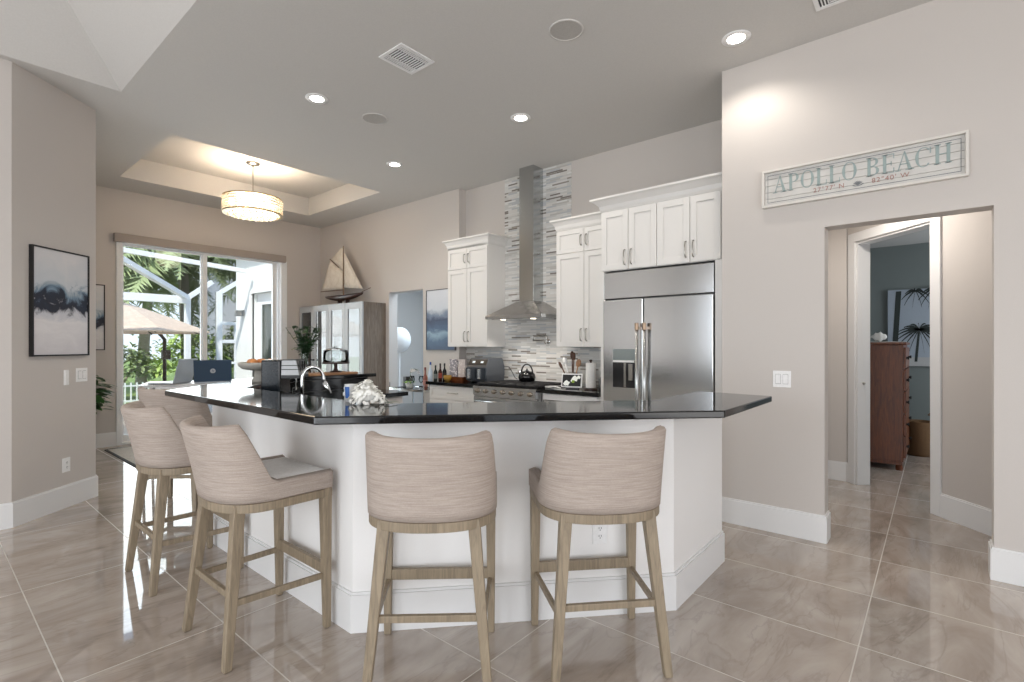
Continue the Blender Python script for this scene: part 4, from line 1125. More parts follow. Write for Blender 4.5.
cb = thing('cutting_board', 'long wooden cutting board lying on the far bar section', 'cutting board', (2.82, 4.875, BZ), math.radians(4))
MB().box(-.30, .27, -.13, .13, 0, .022).build('board', BOARD, cb, bevel=.004)
for k in range(2): tag(MB().tube([(2.62+.05*k, 4.90, BZ+.030), (2.66+.05*k, 4.98, BZ+.030)], .008, 8).build('cork', plain('cork', (120, 92, 66), .8) if k == 0 else bpy.data.materials['cork'], smooth=False), 'small brown cork on the far cutting board', 'cork', 'corks on the cutting board')
cs_ = thing('cake_stand', 'dark wooden cake stand under a clear glass dome on the far bar', 'cake stand', (2.925, 4.92, BZ+.022))
MB().lathe([(.065, 0), (.06, .01), (.022, .02), (.016, .05), (.02, .085), (.14, .09), (.145, .098), (.145, .105)], (0, 0, 0), 28).build('stand', MAHOG, cs_, smooth=False)
MB().lathe([(.125, .107), (.135, .13), (.135, .20), (.12, .232), (.08, .25), (.02, .256), (.02, .268), (.005, .276)], (0, 0, 0), 28).build('dome', VASEGLASS, cs_, smooth=True)
vs_ = thing('glass_vase', 'tall clear glass vase holding leafy green branches on the far bar', 'vase', (2.665, 5.085, BZ))
MB().lathe([(.05, 0), (.065, .02), (.06, .08), (.035, .15), (.03, .22), (.036, .24), (.033, .24), (.027, .22), (.032, .15), (.055, .08), (.05, .01)], (0, 0, 0), 20).build('vase', VASEGLASS, vs_, smooth=True)
lm = MB(); sm = MB(); rnd = random.Random(21)
for k in range(24):
    a = rnd.uniform(0, 2*PI); L_ = rnd.uniform(.28, .48); lean_ = rnd.uniform(.05, .5)
    if k < 5: a = rnd.uniform(-1.0, .2)
    tip = Vector((math.cos(a)*L_*lean_, math.sin(a)*L_*lean_, .06+L_))
    sm.tube([(0, 0, .03), (tip.x*.3, tip.y*.3, .06+L_*.55), tip], .003, 5)
    for j in range(9):
        s = .45+.55*j/8; p = Vector((tip.x*s**1.5, tip.y*s**1.5, .06+L_*s)); aa = rnd.uniform(0, 2*PI)
        leaf_blade(lm, p, (math.cos(aa), math.sin(aa), rnd.uniform(-.1, .7)), rnd.uniform(.06, .10), .045, .2, 4)
lm.build('foliage', LEAF2, vs_, weld=False); sm.build('stems', LEAF2, vs_)

# ------------------------------------------------------------------ things on the kitchen worktop
KZ = .914
def bottle(label, x, y, z, h, r, col, neck=.3, capc=None, lab=None):
    t = thing('bottle', label, 'bottle', (x, y, z), group='bottles by the hall opening')
    key = 'bottle_%d_%d_%d' % col
    m = bpy.data.materials.get(key) or plain(key, col, .1)
    MB().lathe([(r*.92, 0), (r, .01), (r, h*(1-neck-.12)), (r*.38, h*(1-neck+.05)), (r*.34, h*.96)], (0, 0, 0), 14).build('body', m, t, smooth=True)
    if capc:
        kc = 'cap_%d_%d_%d' % capc; MB().lathe([(r*.42, h*.86), (r*.42, h), (r*.3, h)], (0, 0, 0), 12).build('cap', bpy.data.materials.get(kc) or plain(kc, capc, .4), t)
    if lab:
        kl = 'label_%d_%d_%d' % lab; MB().lathe([(r*1.02, h*.15), (r*1.02, h*.45)], (0, 0, 0), 14, cap=False).build('paper_label', bpy.data.materials.get(kl) or plain(kl, lab, .6), t, smooth=True)
bottle('blue-necked clear bottle at the end of the worktop', 4.305, 4.985, KZ, .245, .029, (196, 210, 226), .36, (36, 70, 150))
bottle('short dark bottle right of the blue-necked one', 4.40, 4.995, KZ, .20, .026, (40, 48, 44), .3, (28, 40, 36), (120, 126, 124))
bottle('slim brown bottle with a dark red label among the worktop bottles', 4.445, 4.955, KZ, .225, .026, (58, 30, 20), .36, (30, 18, 16), (150, 60, 44))
bottle('black wine bottle nearest the amber bowl', 4.53, 4.965, KZ, .225, .028, (24, 24, 26), .34, (20, 20, 24), (60, 48, 44))
bw = thing('glass_bowl', 'amber glass bowl in front of the patterned bags', 'bowl', (4.46, 4.83, KZ))
MB().lathe([(.026, 0), (.045, .015), (.056, .05), (.053, .075), (.050, .075), (.052, .05), (.041, .02)], (0, 0, 0), 20).build('bowl', plain('amber_glass', (220, 176, 84), .1, 0, Transmission_Weight=.5), bw, smooth=True)
ty = thing('wooden_tray', 'brown wooden tray under the two patterned bags', 'tray', (4.62, 4.79, KZ))
MB().box(-.10, .10, -.17, .17, 0, .015).build('base', CHERRY, ty)
MB().box(-.10, -.085, -.17, .17, .015, .055).box(.085, .10, -.17, .17, .015, .055).box(-.085, .085, -.17, -.155, .015, .055).box(-.085, .085, .155, .17, .015, .055).build('rim', CHERRY, ty)
def bag(label, y, tilt, seed, cols):
    M = Mat('bag_print_%d' % seed, srgb(*cols[0]), .8)
    v = M.n('TexVoronoi'); v.inputs['Scale'].default_value = 34; M.l(M.coord(loc=(seed, 0, 0)), v.inputs['Vector'])
    M.base(M.ramp(v.outputs['Distance'], [(.3, srgb(*cols[0])), (.45, srgb(*cols[1]))]))
    t = thing('paper_bag', label, 'bag', (4.62, y, KZ+.016), tilt, 'patterned bags on the tray')
    w, d_, h = .068, .035, .25
    mb = MB(); rings = []
    for i in range(7):
        s = i/6; ww = w*(1+.03*math.sin(9*s+seed)); dd2 = d_*(1-.65*s)
        rings.append([(-dd2-.012*s, -ww, h*s), (dd2-.012*s, -ww*.98, h*s), (dd2-.012*s, ww, h*s), (-dd2-.012*s, ww*.97, h*s)])
    mb.loft(rings).build('body', M.m, t, bevel=.004)
    MB().box(-.012-.018, -.012+.018, -w*.99, w*.99, h, h+.012).build('folded_top', M.m, t)
bag('blotched grey and white bag on the tray, nearer the bottles', 4.868, .06, 1, ((232, 226, 228), (150, 146, 152)))
bag('pale pinkish bag leaning on the tray, nearer the air fryer', 4.710, -.08, 2, ((228, 220, 216), (206, 196, 192)))

af = thing('air_fryer', 'grey two-basket air fryer with silver handles beside the range', 'air fryer', (4.63, 4.325, KZ))
FRY = plain('fryer_grey', (88, 92, 98), .3, .3)
mb = MB(); mb.loft([[(-.15, -.17, .012), (.17, -.17, .012), (.17, .17, .012), (-.15, .17, .012)], [(-.165, -.175, .10), (.18, -.175, .10), (.18, .175, .10), (-.165, .175, .10)], [(-.15, -.17, .20), (.18, -.17, .20), (.18, .17, .20), (-.15, .17, .20)], [(-.10, -.155, .305), (.16, -.155, .305), (.16, .155, .305), (-.10, .155, .305)]]).build('body', FRY, af, bevel=.014, seg=3)
for s in (-1, 1):
    b_ = MB().box(-.178, -.150, s*.086-.080, s*.086+.080, .03, .185).build('basket', plain('basket_grey', (62, 68, 76), .25, .4) if not bpy.data.materials.get('basket_grey') else bpy.data.materials['basket_grey'], af, bevel=.008)
    MB().box(-.215, -.178, s*.086-.018, s*.086+.018, .05, .17).build('handle', plain('handle_silver', (206, 210, 214), .2, .8) if not bpy.data.materials.get('handle_silver') else bpy.data.materials['handle_silver'], b_, bevel=.006)
Rp = Matrix.Rotation(math.radians(30), 4, 'Y')
MB().box(-.002, .002, -.15, .15, -.035, .035, T(-.130, 0, .253) @ Rp).build('control_panel', BLACK, af)
for s in (-.07, .07): MB().box(-.0035, -.0022, s-.025, s+.02, -.012, .014, T(-.130, 0, .253) @ Rp).build('display_digits', bpy.data.materials.get('fryer_display') or glow('fryer_display', (214, 226, 236), .35), af)
for s in (-1, 1): MB().box(-.12, .14, s*.13-.015, s*.13+.015, 0, .0125).build('foot', BLACK, af)
MB().tube([(.165, -.168, .20), (.20, -.22, .19), (.21, -.27, .12), (.22, -.30, .06), (.24, -.33, .035)], .004, 6).build('power_cord', BLACK, af, smooth=True)

kt = thing('kettle', 'black stovetop kettle with an arched handle on the range', 'kettle', (4.74, 3.745, .943))
MB().lathe([(.075, 0), (.095, .012), (.105, .05), (.095, .09), (.06, .118), (.03, .124)], (0, 0, 0), 24).build('body', GLOSSBLACK, kt, smooth=True)
MB().lathe([(.03, .124), (.026, .13), (.008, .134), (.012, .15), (.004, .156)], (0, 0, 0), 14).build('lid', GLOSSBLACK, kt, smooth=True)
MB().tube([(0, .08, .085), (0, .12, .11), (0, .135, .125)], [.022, .014, .010], 10).build('spout', CHROME, kt, smooth=True)
MB().tube([(0, .085*math.cos(PI*k/14), .10+.105*math.sin(PI*k/14)) for k in range(15)], .009, 8).build('handle', BLACK, kt, smooth=True)

sr = thing('spoon_rest', 'white ceramic spoon rest at the edge of the right worktop', 'spoon rest', (4.38, 3.10, KZ), math.radians(70))
MB().loft([[(-.12, -.012, .012), (-.12, .012, .012), (-.12, .012, .02), (-.12, -.012, .02)], [(-.03, -.02, .02), (-.03, .02, .02), (-.03, .02, .03), (-.03, -.02, .03)], [(.04, -.045, .004), (.04, .045, .004), (.04, .05, .03), (.04, -.05, .03)], [(.12, -.03, .002), (.12, .03, .002), (.12, .034, .022), (.12, -.034, .022)]]).build('rest', WHITE, sr, bevel=.004)
MB().box(-.125, .10, -.012, .012, 0, .006).build('foot', WHITE, sr)

sd_ = thing('smart_display', 'white framed tablet screen showing white flowers on the right worktop', 'screen', (4.50, 2.86, KZ), math.radians(-90))
sd_.matrix_world = face_at(4.50, 2.955, KZ, (-1, -.25))
R = T(0, 0, .012) @ Matrix.Rotation(math.radians(-12), 4, 'X')
MB().box(-.115, .115, -.010, 0, 0, .15, R).build('frame', WHITEP, sd_, bevel=.004)
MB().box(-.102, .102, -.0112, -.0102, .014, .136, R).build('screen_panel', glow('screen_black', (12, 14, 14), .05), sd_)
mb = MB(); rnd = random.Random(3)
for cx, cz_, rr_ in ((-.055, .045, .034), (.035, .095, .036), (.075, .11, .022), (.01, .075, .02)):
    n = 12
    ring = [(cx+rr_*(1+.18*math.sin(4*a))*math.cos(a), cz_+rr_*.8*(1+.18*math.sin(5*a))*math.sin(a)) for a in [2*PI*i/24 for i in range(24)]]
    mb.face([R @ Vector((x, -.0116, z)) for x, z in ring])
mb.build('flower_image', glow('screen_white', (226, 228, 222), .3), sd_, weld=False)
MB().face([]) if False else None
mb = MB(); mb.face([R @ Vector((x, -.0118, z)) for x, z in ((.0, .05), (.03, .05), (.035, .075), (.005, .08))]); mb.build('leaf_image', glow('screen_green', (120, 150, 40), .2), sd_)
MB().box(-.07, .07, .005, .06, 0, .02).build('base', plain('fabric_grey', (128, 126, 128), .8), sd_, bevel=.006)

ck = thing('utensil_crock', 'grey utensil crock behind the tablet screen', 'crock', (4.78, 3.13, KZ))
MB().lathe([(.06, 0), (.065, .01), (.065, .15), (.06, .155), (.056, .14), (.055, .02)], (0, 0, 0), 20).build('crock', plain('crock_grey', (150, 146, 140), .4), ck, smooth=True)
def utensil(label, name, dx, dy, lean_y, lean_x, L_, mat, head):
    base = Vector((4.78+dx, 3.13+dy, KZ+.03)); d = Vector((lean_x, lean_y, 1)).normalized()
    t = thing(name, label, 'utensil', tuple(base), 0, 'utensils in the crock')
    MB().tube([(0, 0, 0), d*L_], .007, 8).build('handle', mat, t, smooth=True)
    if head:
        c = d*(L_+.03); u = Vector((0, 1, 0)); u = (u-d*u.dot(d)).normalized()
        R_ = Matrix((d.cross(u), u, d)).transposed().to_4x4(); R_.translation = c
        rings = []
        for i in range(9):
            s = -1+2*i/8; w = head*math.sqrt(max(.02, 1-s*s)); rings.append([R_ @ Vector((x*.006, w*y, s*.045)) for x, y in ((-1, -1), (1, -1), (1, 1), (-1, 1))])
        MB().loft(rings).build('head', mat, t, smooth=True)
UB = wood('utensil_walnut', (64, 38, 26), (104, 66, 44), (20, 20, 3), .5)
utensil('dark wooden spatula leaning far left out of the crock', 'spatula', 0, .03, .62, 0, .21, UB, .016)
utensil('white spoon with a black tip in the crock', 'spoon', 0, .02, .24, -.1, .23, WHITEP, .026)
utensil('tall dark wooden spoon standing upright in the crock', 'spoon', .01, 0, .02, 0, .29, UB, .022)
utensil('second tall dark wooden spoon just right of the upright one', 'spoon', -.02, -.02, -.06, 0, .275, UB, .018)
utensil('brown wooden ladle with an oval head at the right of the crock', 'ladle', -.01, -.03, -.26, 0, .21, BOARD, .030)
bottle('dark green oil bottle between the crock and the paper towel', 4.82, 2.93, KZ, .27, .036, (34, 46, 34), .4, (150, 140, 120))
pt = thing('paper_towel_roll', 'white paper towel roll on a dark holder beside the refrigerator', 'paper towel', (4.56, 2.755, KZ))
MB().lathe([(.07, 0), (.07, .014), (.02, .018)], (0, 0, 0), 24).build('holder', MAHOG, pt)
MB().lathe([(.050, .018), (.052, .02), (.052, .275), (.050, .277)], (0, 0, 0), 24).build('roll', plain('paper_white', (240, 239, 236), .9), pt, smooth=False)
MB().lathe([(.010, .277), (.010, .29), (.018, .295), (.016, .308), (.005, .312)], (0, 0, 0), 14).build('finial', MAHOG, pt, smooth=True)
bottle('small black bottle tucked against the refrigerator panel', 4.52, 2.60, KZ, .19, .03, (20, 20, 22), .3, (40, 40, 42))

pf = thing('pot_filler', 'steel folding pot filler tap on the mosaic wall above the kettle', 'faucet', (XK-.008, 3.56, 1.42))
MB().lathe([(.032, 0), (.032, .012), (.012, .016), (.012, .05)], (0, 0, 0), 16, M=Matrix.Rotation(-PI/2, 4, 'Y')).build('wall_flange', CHROME, pf)
MB().tube([(-.05, 0, -.02), (-.05, 0, .07), (-.05, .20, .07)], .009, 8).build('upper_arm', NICKEL, pf)
MB().tube([(-.05, .20, .07), (-.05, .20, .015), (-.06, .03, .015), (-.06, .02, -.03)], .009, 8).build('lower_arm', NICKEL, pf)
MB().tube([(-.05, 0, -.01), (-.08, -.01, -.02)], .007, 8).build('tap_lever', CHROME, pf)

# ------------------------------------------------------------------ bar cart by the hall opening
bcart = thing('bar_cart', 'glass and chrome bar cart beside the worktop end', 'bar cart', (4.50, 5.47, 0))
for z in (.30, .77): MB().box(-.20, .20, -.358, .358, z, z+.012).build('shelf', glassy('cart_glass', (.75, .85, .88, 1), 1.5, .12) if z < .5 else bpy.data.materials['cart_glass'], bcart)
for z in (.29, .76):
    f = MB(); f.box(-.21, .21, -.37, -.358, z, z+.03).box(-.21, .21, .358, .37, z, z+.03).box(-.212, -.2005, -.358, .358, z, z+.03).box(.2005, .212, -.358, .358, z, z+.03)
    f.build('tray_frame', CHROME, bcart)
for sx in (-1, 1):
    for sy in (-1, 1): MB().tube([(sx*.206, sy*.364, 0), (sx*.206, sy*.364, .86)], .009, 8).build('leg', CHROME, bcart)
CZ_ = .7825
bottle('reddish liquor bottle on the bar cart, closest to the worktop', 4.40, 5.20, CZ_, .30, .032, (150, 96, 84), .34, (110, 40, 30), (186, 130, 120))
bottle('small dark bottle lying low among the cart glasses', 4.55, 5.25, CZ_, .16, .032, (40, 38, 42), .3, (24, 24, 24))
def wineglass(x, y, lab):
    t = thing('wine_glass', lab, 'glass', (x, y, CZ_), 0, 'glasses on the bar cart')
    MB().lathe([(.03, 0), (.004, .006), (.004, .075), (.02, .09), (.034, .12), (.03, .175), (.028, .175), (.031, .12), (.017, .094), (.002, .08)], (0, 0, 0), 16).build('glass', VASEGLASS, t, smooth=True)
wineglass(4.48, 5.38, 'wine glass standing beside the plant on the bar cart'); wineglass(4.40, 5.47, 'wine glass at the front edge of the bar cart')
og = thing('potted_orchid', 'white orchid in a pale pot with green leaves on the bar cart', 'plant', (4.48, 5.63, CZ_))
MB().lathe([(.045, 0), (.06, .09), (.056, .09), (.045, .02)], (0, 0, 0), 18).build('pot', WHITE, og, smooth=True)
lm = MB(); rnd = random.Random(9)
for k in range(9):
    a = 2*PI*k/9; leaf_blade(lm, (0, 0, .085), (math.cos(a), math.sin(a), .5), rnd.uniform(.09, .14), .05, .6)
lm.build('foliage', plain('orchid_green', (110, 150, 62), .4), og, weld=False)
MB().tube([(0, 0, .08), (0, -.03, .22), (0, -.10, .27), (0, -.18, .25)], .004, 6).build('stem', LEAF, og)
mb = MB()
for k in range(7):
    p = Vector((rnd.uniform(-.03, .03), -.02-.025*k, .22+.035*math.sin(k*.5)+rnd.uniform(-.015, .015)))
    for j in range(5):
        a = 2*PI*j/5; leaf_blade(mb, p, (-.3, math.cos(a), math.sin(a)), .036, .034, 0, 4)
mb.build('blossom', plain('orchid_white', (244, 242, 240), .6), og, weld=False)
tag(MB().box(4.50, 4.62, 5.725, 5.80, CZ_, CZ_+.15).build('ice_bucket', plain('bucket_black', (44, 44, 46), .4), bevel=.006), 'dark square caddy behind the orchid on the bar cart', 'caddy')

# white round lamp in the study, seen through the opening
lp = thing('table_lamp', 'white globe floor lamp standing just inside the blue-grey room', 'lamp', (5.42, 7.09, 0))
MB().lathe([(.16, 0), (.16, .02), (.02, .03), (.02, 1.27)], (0, 0, 0), 20).build('base', WHITEP, lp)
MB().ball((0, 0, 1.47), .20, .20, .225, 24).build('lamp_shade', plain('paper_shade', (240, 241, 242), .8), lp, smooth=True)

# ------------------------------------------------------------------ bedroom things
dr = thing('tall_dresser', 'tall cherry wood dresser seen from its side in the bedroom', 'dresser', (0, 0, 0))
X0, X1, Y0, Y1, DH = 6.95, 7.95, .25, .80, 1.38
MB().box(X0, X1, Y0+.02, Y1, .10, DH).box(X0+.01, X1-.01, Y0+.03, Y1-.01, .06, .10).build('body', CHERRY, dr, bevel=.004)
MB().box(X0-.02, X1+.02, Y0-.005, Y1, DH, DH+.03).build('top', CHERRY, dr, bevel=.006)
for x in (X0+.05, X1-.05):
    for y in (Y0+.06, Y1-.05): MB().lathe([(.03, 0), (.035, .03), (.03, .06)], (x, y, 0), 12).build('foot', CHERRY, dr)
for k in range(5):
    z = .14+k*.245
    d = MB().box(X0+.03, X1-.03, Y0, Y0+.02, z, z+.23).build('drawer', CHERRY, dr, bevel=.003)
    for x in (X0+.14, X1-.2): MB().lathe([(.012, 0), (.012, .012), (.02, .016), (.018, .026)], (0, 0, 0), 12, M=T(x, Y0, z+.115) @ Matrix.Rotation(PI/2, 4, 'X')).build('knob', IRON, d)
tag(MB().box(X0-.015, X1, Y0+.02, Y1-.02, DH+.03, DH+.036).build('dresser_runner', plain('runner_cloth', (206, 204, 200), .9)), 'pale cloth runner laid over the cherry dresser top', 'runner')
ss = MB(); rings = []
for i in range(11):
    s = i/10; r = .062*math.sin(PI*min(.97, s*.9+.08))*(1+.2*math.sin(s*20)); rings.append([(7.05+.04*s, .36+.17*s, DH+.0365+.075+r*math.cos(2*PI*j/14)*.85) if False else (7.05+r*math.sin(2*PI*j/14)*.7, (.42+.15*s), DH+.09+r*math.cos(2*PI*j/14)*.85) for j in range(14)])
tag(ss.loft(rings).build('conch_shell', WHITE, smooth=True), 'white shell ornament on top of the cherry dresser', 'shell')
bk = thing('wicker_basket', 'brown wicker basket on the bedroom floor right of the dresser', 'basket', (8.15, .15, 0))
WICK = Mat('wicker', srgb(120, 88, 58), .8)
wv = WICK.n('TexWave'); wv.inputs['Scale'].default_value = 30; wv.bands_direction = 'Z'; wv.inputs['Distortion'].default_value = 3; WICK.l(WICK.coord(), wv.inputs['Vector'])
WICK.base(WICK.ramp(wv.outputs['Fac'], [(.2, srgb(72, 50, 32)), (.7, srgb(140, 106, 70))])); WICK.bump(wv.outputs['Fac'], .5, .01)
MB().lathe([(.14, 0), (.155, .03), (.16, .42), (.15, .425), (.145, .40), (.13, .03)], (0, 0, 0), 22).build('body', WICK.m, bk, smooth=True)
MB().tube([(0, -.155, .38), (0, -.165, .50), (0, -.12, .56), (0, -.08, .5)], .012, 8).build('handle', WICK.m, bk, smooth=True)

# ------------------------------------------------------------------ outdoors: lanai, cage, house wing, umbrella, palms
struct(MB().box(-6, 12, YD+.2, 13.6, -.14, -.02).build('floor_lanai', paint('lanai_pavers', (206, 196, 186), .8, .1, 6)))
struct(MB().box(-30, 45, 13.6, 60, -.3, -.14).build('ground_lawn', paint('lawn_green', (140, 164, 84), .9, .3, 8)))
WX = 4.46
struct(MB().box(WX, WX+.2, YD+.2, 9.72, 0, 3.3).box(WX, WX+.2, 10.62, 11.42, 0, 3.3).box(WX, WX+.2, 9.72, 10.62, 2.42, 3.3).box(WX+.2, 8, 11.22, 11.42, 0, 3.3).build('wall_lanai', EXT))
struct(MB().box(WX-.25, 8, YD+.2, 11.65, 3.3, 3.42).build('ceiling_soffit', EXT))
wd = bpy.data.objects.new('door_2', None); COL.objects.link(wd); wd['kind'] = 'structure'
MB().box(WX-.03, WX+.03, 9.62, 9.72, -.02, 2.5).box(WX-.03, WX+.03, 10.62, 10.72, -.02, 2.5).box(WX-.03, WX+.03, 9.72, 10.62, 2.42, 2.52).build('casing', EXT, wd)
MB().box(WX+.10, WX+.14, 9.72, 9.90, 0, 2.42).box(WX+.10, WX+.14, 10.44, 10.62, 0, 2.42).box(WX+.10, WX+.14, 9.90, 10.44, 2.2, 2.42).box(WX+.10, WX+.14, 9.90, 10.44, 0, .3).build('leaf', ALU, wd)
MB().box(WX+.115, WX+.125, 9.90, 10.44, .3, 2.2).build('pane', plain('dark_glass', (70, 76, 70), .05), wd)
sc = thing('wall_sconce', 'small grey lantern sconce on the white lanai wall', 'wall lamp', (WX, 11.05, 2.05))
MB().box(-.03, 0, -.05, .05, -.06, .06).build('backplate', NICKEL, sc); MB().box(-.16, -.03, -.045, .045, -.07, .05).build('lantern', plain('sconce_grey', (150, 150, 148), .4, .4), sc, bevel=.008)

cg = thing('pool_cage', 'white aluminium screen enclosure around the lanai', 'screen enclosure', (0, 0, -.02))
CY = 13.3
def beam(mb, a, b, w=.05):
    a, b = Vector(a), Vector(b); d = (b-a).normalized(); u = d.cross(Vector((0, 0, 1))) if abs(d.z) < .95 else Vector((1, 0, 0)); u.normalize(); v = d.cross(u).normalized()
    u *= w; v *= w
    mb.hexa([a-u-v, b-u-v, b+u-v, a+u-v, a-u+v, b-u+v, b+u+v, a+u+v])
fm = MB()
for x in (-2.4, .85, 4.13): beam(fm, (x, CY, 0), (x, CY, 2.50), .055)
beam(fm, (-4, CY, 2.45), (4.13, CY, 2.45), .085)
fm.build('far_wall_frame', ALU, cg)
fm = MB()
beam(fm, (4.13, CY, 2.5), (2.70, 11.8, 2.95), .05)          # hip rafter back toward the house
beam(fm, (2.70, 11.8, 2.95), (1.2, 10.2, 3.45), .05)
beam(fm, (4.13, CY, 2.5), (4.65, CY, 2.92), .05)
beam(fm, (.8, 10.5, 3.11), (4.3, 10.5, 2.87), .04)
fm.build('roof_frame', ALU, cg)
fm = MB()
beam(fm, (5.02, CY+.6, 0), (5.02, CY+.6, 2.75), .06); beam(fm, (5.02, CY+.6, 2.72), (5.9, CY+.6, 3.35), .05)
beam(fm, (5.02, CY+.6, 1.96), (6.6, CY+.6, 1.96), .04); beam(fm, (5.02, CY+.6, 1.50), (6.6, CY+.6, 1.50), .04); beam(fm, (5.42, CY+.6, 0), (5.42, CY+.6, 1.96), .035)
beam(fm, (5.02, CY+.6, .95), (6.6, CY+.6, .95), .03)
fm.build('side_wall_frame', ALU, cg)
MB().box(4.19, 7.5, CY+.62, CY+.63, 0, 3.6).build('screen_panel', SCREEN, cg)

um = thing('patio_umbrella', 'tan cantilever patio umbrella open over the lanai', 'umbrella', (2.42, 11.2, -.02))
NU = 8; RU = 1.42; ZA, ZE = 2.18, 1.645
cm = MB(); rnd_ = []
for k in range(NU):
    a0, a1 = 2*PI*k/NU+.2, 2*PI*(k+1)/NU+.2
    for i in range(6):
        s0, s1 = i/6, (i+1)/6
        f = lambda a, s: (RU*s*math.cos(a), RU*s*math.sin(a), ZA-(ZA-ZE)*(s**1.12))
        cm.face([f(a0, s0+.001), f(a0, s1), f(a1, s1), f(a1, s0+.001)])
    cm.face([f(a0, 1), (RU*math.cos(a0)*1.0, RU*math.sin(a0)*1.0, ZE-.02), (RU*math.cos(a1), RU*math.sin(a1), ZE-.02), f(a1, 1)])
co = cm.build('canopy', CANVASU, um); m = co.modifiers.new('thick', 'SOLIDIFY'); m.thickness = .006
for k in range(NU):
    a = 2*PI*k/NU+.2; MB().tube([(0, 0, ZA-.08), (RU*.98*math.cos(a), RU*.98*math.sin(a), ZE-.02)], .014, 6).build('rib', plain('bronze_dark', (66, 54, 46), .5, .3) if not bpy.data.materials.get('bronze_dark') else bpy.data.materials['bronze_dark'], um)
BD = bpy.data.materials['bronze_dark']
MB().lathe([(.05, ZA-.12), (.06, ZA-.06), (.03, ZA+.06), (.01, ZA+.09)], (0, 0, 0), 14).build('hub', BD, um)
px_ = 1.05; py_ = 1.35
MB().tube([(px_, py_, 0), (px_, py_, 1.52), (px_*.85, py_*.85, 1.66), (.12, .15, ZA-.16), (0, 0, ZA-.10)], .036, 10).build('mast', BD, um, smooth=True)
MB().box(px_-.05, px_+.10, py_-.06, py_+.06, 1.1, 1.3).build('crank_box', BD, um, bevel=.01)
MB().box(px_-.45, px_+.45, py_-.45, py_+.45, 0, .07).build('base_plate', BD, um, bevel=.01)

fn = thing('picket_fence', 'white metal picket fence at the edge of the lawn', 'fence', (0, 15.2, -.14))
MB().box(-3, 7, -.02, .02, .12, .17).box(-3, 7, -.02, .02, .50, .54).build('rail', ALU, fn)
for k in range(84):
    MB().box(-3+k*.12, -3+k*.12+.03, -.015, .015, 0, .60).build('picket', ALU, fn) if k < 40 else None
mb = MB()
for k in range(40, 84): mb.box(-3+k*.12, -3+k*.12+.03, -.015, .015, 0, .60)
mb.build('pickets', ALU, fn)['kind'] = 'stuff'

def frond(mb, base, az, elev, L, rnd):
    d = Vector((math.cos(az), math.sin(az), 0)); side = Vector((-math.sin(az), math.cos(az), 0)); prev = None
    n = 18
    for i in range(n+1):
        s = i/n; p = Vector(base) + d*L*s*math.cos(elev) + Vector((0, 0, L*s*math.sin(elev) - L*.62*s*s))
        if prev is not None:
            w = .02
            mb.face([prev+side*w, prev-side*w, p-side*w, p+side*w])
            ll = L*.34*math.sin(PI*min(.96, s*.85+.12))
            for sg in (-1, 1):
                tip = p + side*sg*ll*.8 + d*ll*.5 + Vector((0, 0, -ll*rnd.uniform(.2, .6)))
                mb.face([prev+(p-prev)*.45, p, tip])
                q_ = (prev+p)/2; tip2 = q_ + side*sg*ll*.75 + d*ll*.3 + Vector((0, 0, -ll*rnd.uniform(.3, .7)))
                mb.face([prev, prev+(q_-prev)*.9, tip2])
        prev = p
def palm(label, x, y, h, r, n, seed, trunk=.16):
    rnd = random.Random(seed)
    t = thing('palm_tree', label, 'palm tree', (x, y, -.14), 0, 'palms beyond the lanai')
    lean_ = rnd.uniform(-.3, .3)
    MB().tube([(0, 0, 0), (lean_*.3, 0, h*.4), (lean_, 0, h)], [trunk*1.25, trunk, trunk*.85], 10).build('trunk', TRUNK, t, smooth=True)
    mb = MB()
    for k in range(n): frond(mb, (lean_, 0, h), rnd.uniform(0, 2*PI), rnd.uniform(-.3, 1.35), r*rnd.uniform(.8, 1.1), rnd)
    mb.build('fronds', LEAFP, t, weld=False)
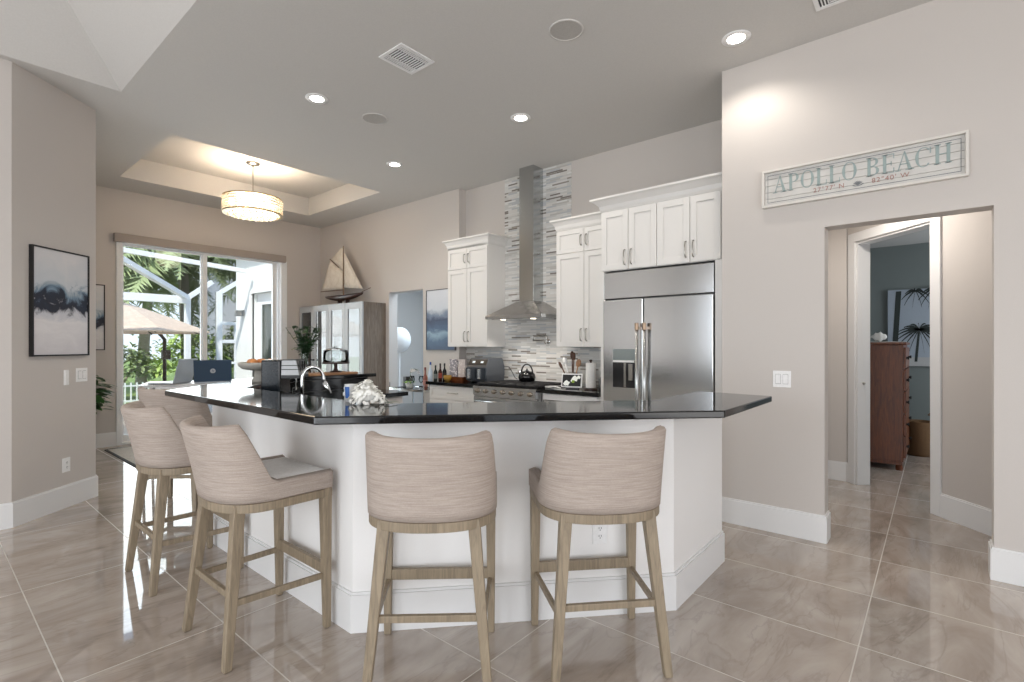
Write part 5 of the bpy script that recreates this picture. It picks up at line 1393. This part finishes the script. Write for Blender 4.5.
palm('palm tree seen through the left glass panel, leftmost trunk', 3.6, 19.0, 4.0, 2.4, 46, 1)
palm('palm tree behind the umbrella pole, its crown under the cage beam', 5.0, 20.5, 4.2, 2.5, 46, 2)
palm('palm tree in the middle of the left glass panel with a dense crown', 5.6, 18.0, 4.6, 2.4, 50, 3)
palm('palm tree farther back above the cage roof beam', 7.4, 23.5, 6.2, 2.8, 46, 4)
palm('palm tree right of the door mullion seen through the screen', 9.6, 21.0, 4.6, 2.6, 40, 5)
palm('low palm behind the screen panel beside the white wing', 8.4, 18.0, 2.3, 2.1, 36, 6)
palm('palm tree at the far left edge of the glass', 2.0, 20.5, 5.0, 2.6, 44, 8)
def shrub(label, x, y, rx, h, seed, mat):
    rnd = random.Random(seed)
    t = thing('shrub', label, 'shrub', (x, y, -.14), 0, 'shrubs along the lawn edge')
    mb = MB()
    for k in range(900):
        th = rnd.uniform(0, 2*PI); ph = math.acos(rnd.uniform(-.2, 1)); r = rnd.uniform(.75, 1.05)
        p = Vector((rx*r*math.sin(ph)*math.cos(th), rx*.6*r*math.sin(ph)*math.sin(th), max(.06, h*.5+h*.5*r*math.cos(ph))))
        a = rnd.uniform(0, 2*PI)
        leaf_blade(mb, p, (math.cos(a), math.sin(a), rnd.uniform(-.5, .8)), rnd.uniform(.18, .34), .09, .3, 3)
    mb.build('foliage', mat, t, weld=False)
    sm = MB()
    for k in range(6): sm.tube([(rnd.uniform(-.2, .2), 0, 0), (rnd.uniform(-rx, rx)*.5, 0, h*.6)], .03, 6)
    sm.build('stems', TRUNK, t)
shrub('bright yellow-green shrub under the umbrella by the pole', 5.2, 16.2, .95, 1.9, 31, LEAFY)
shrub('dull green shrub left of the umbrella pole', 3.6, 17.2, 1.1, 1.5, 32, LEAFP)
shrub('green shrub at the left edge of the glass door view', 2.2, 17.4, 1.0, 1.4, 33, LEAFP)
shrub('dark shrub behind the side screen of the cage', 7.3, 17.0, 1.2, 2.4, 34, LEAFP)
shrub('broad dark hedge plant far behind the palms', 5.5, 26.0, 5.5, 3.0, 35, LEAFP)
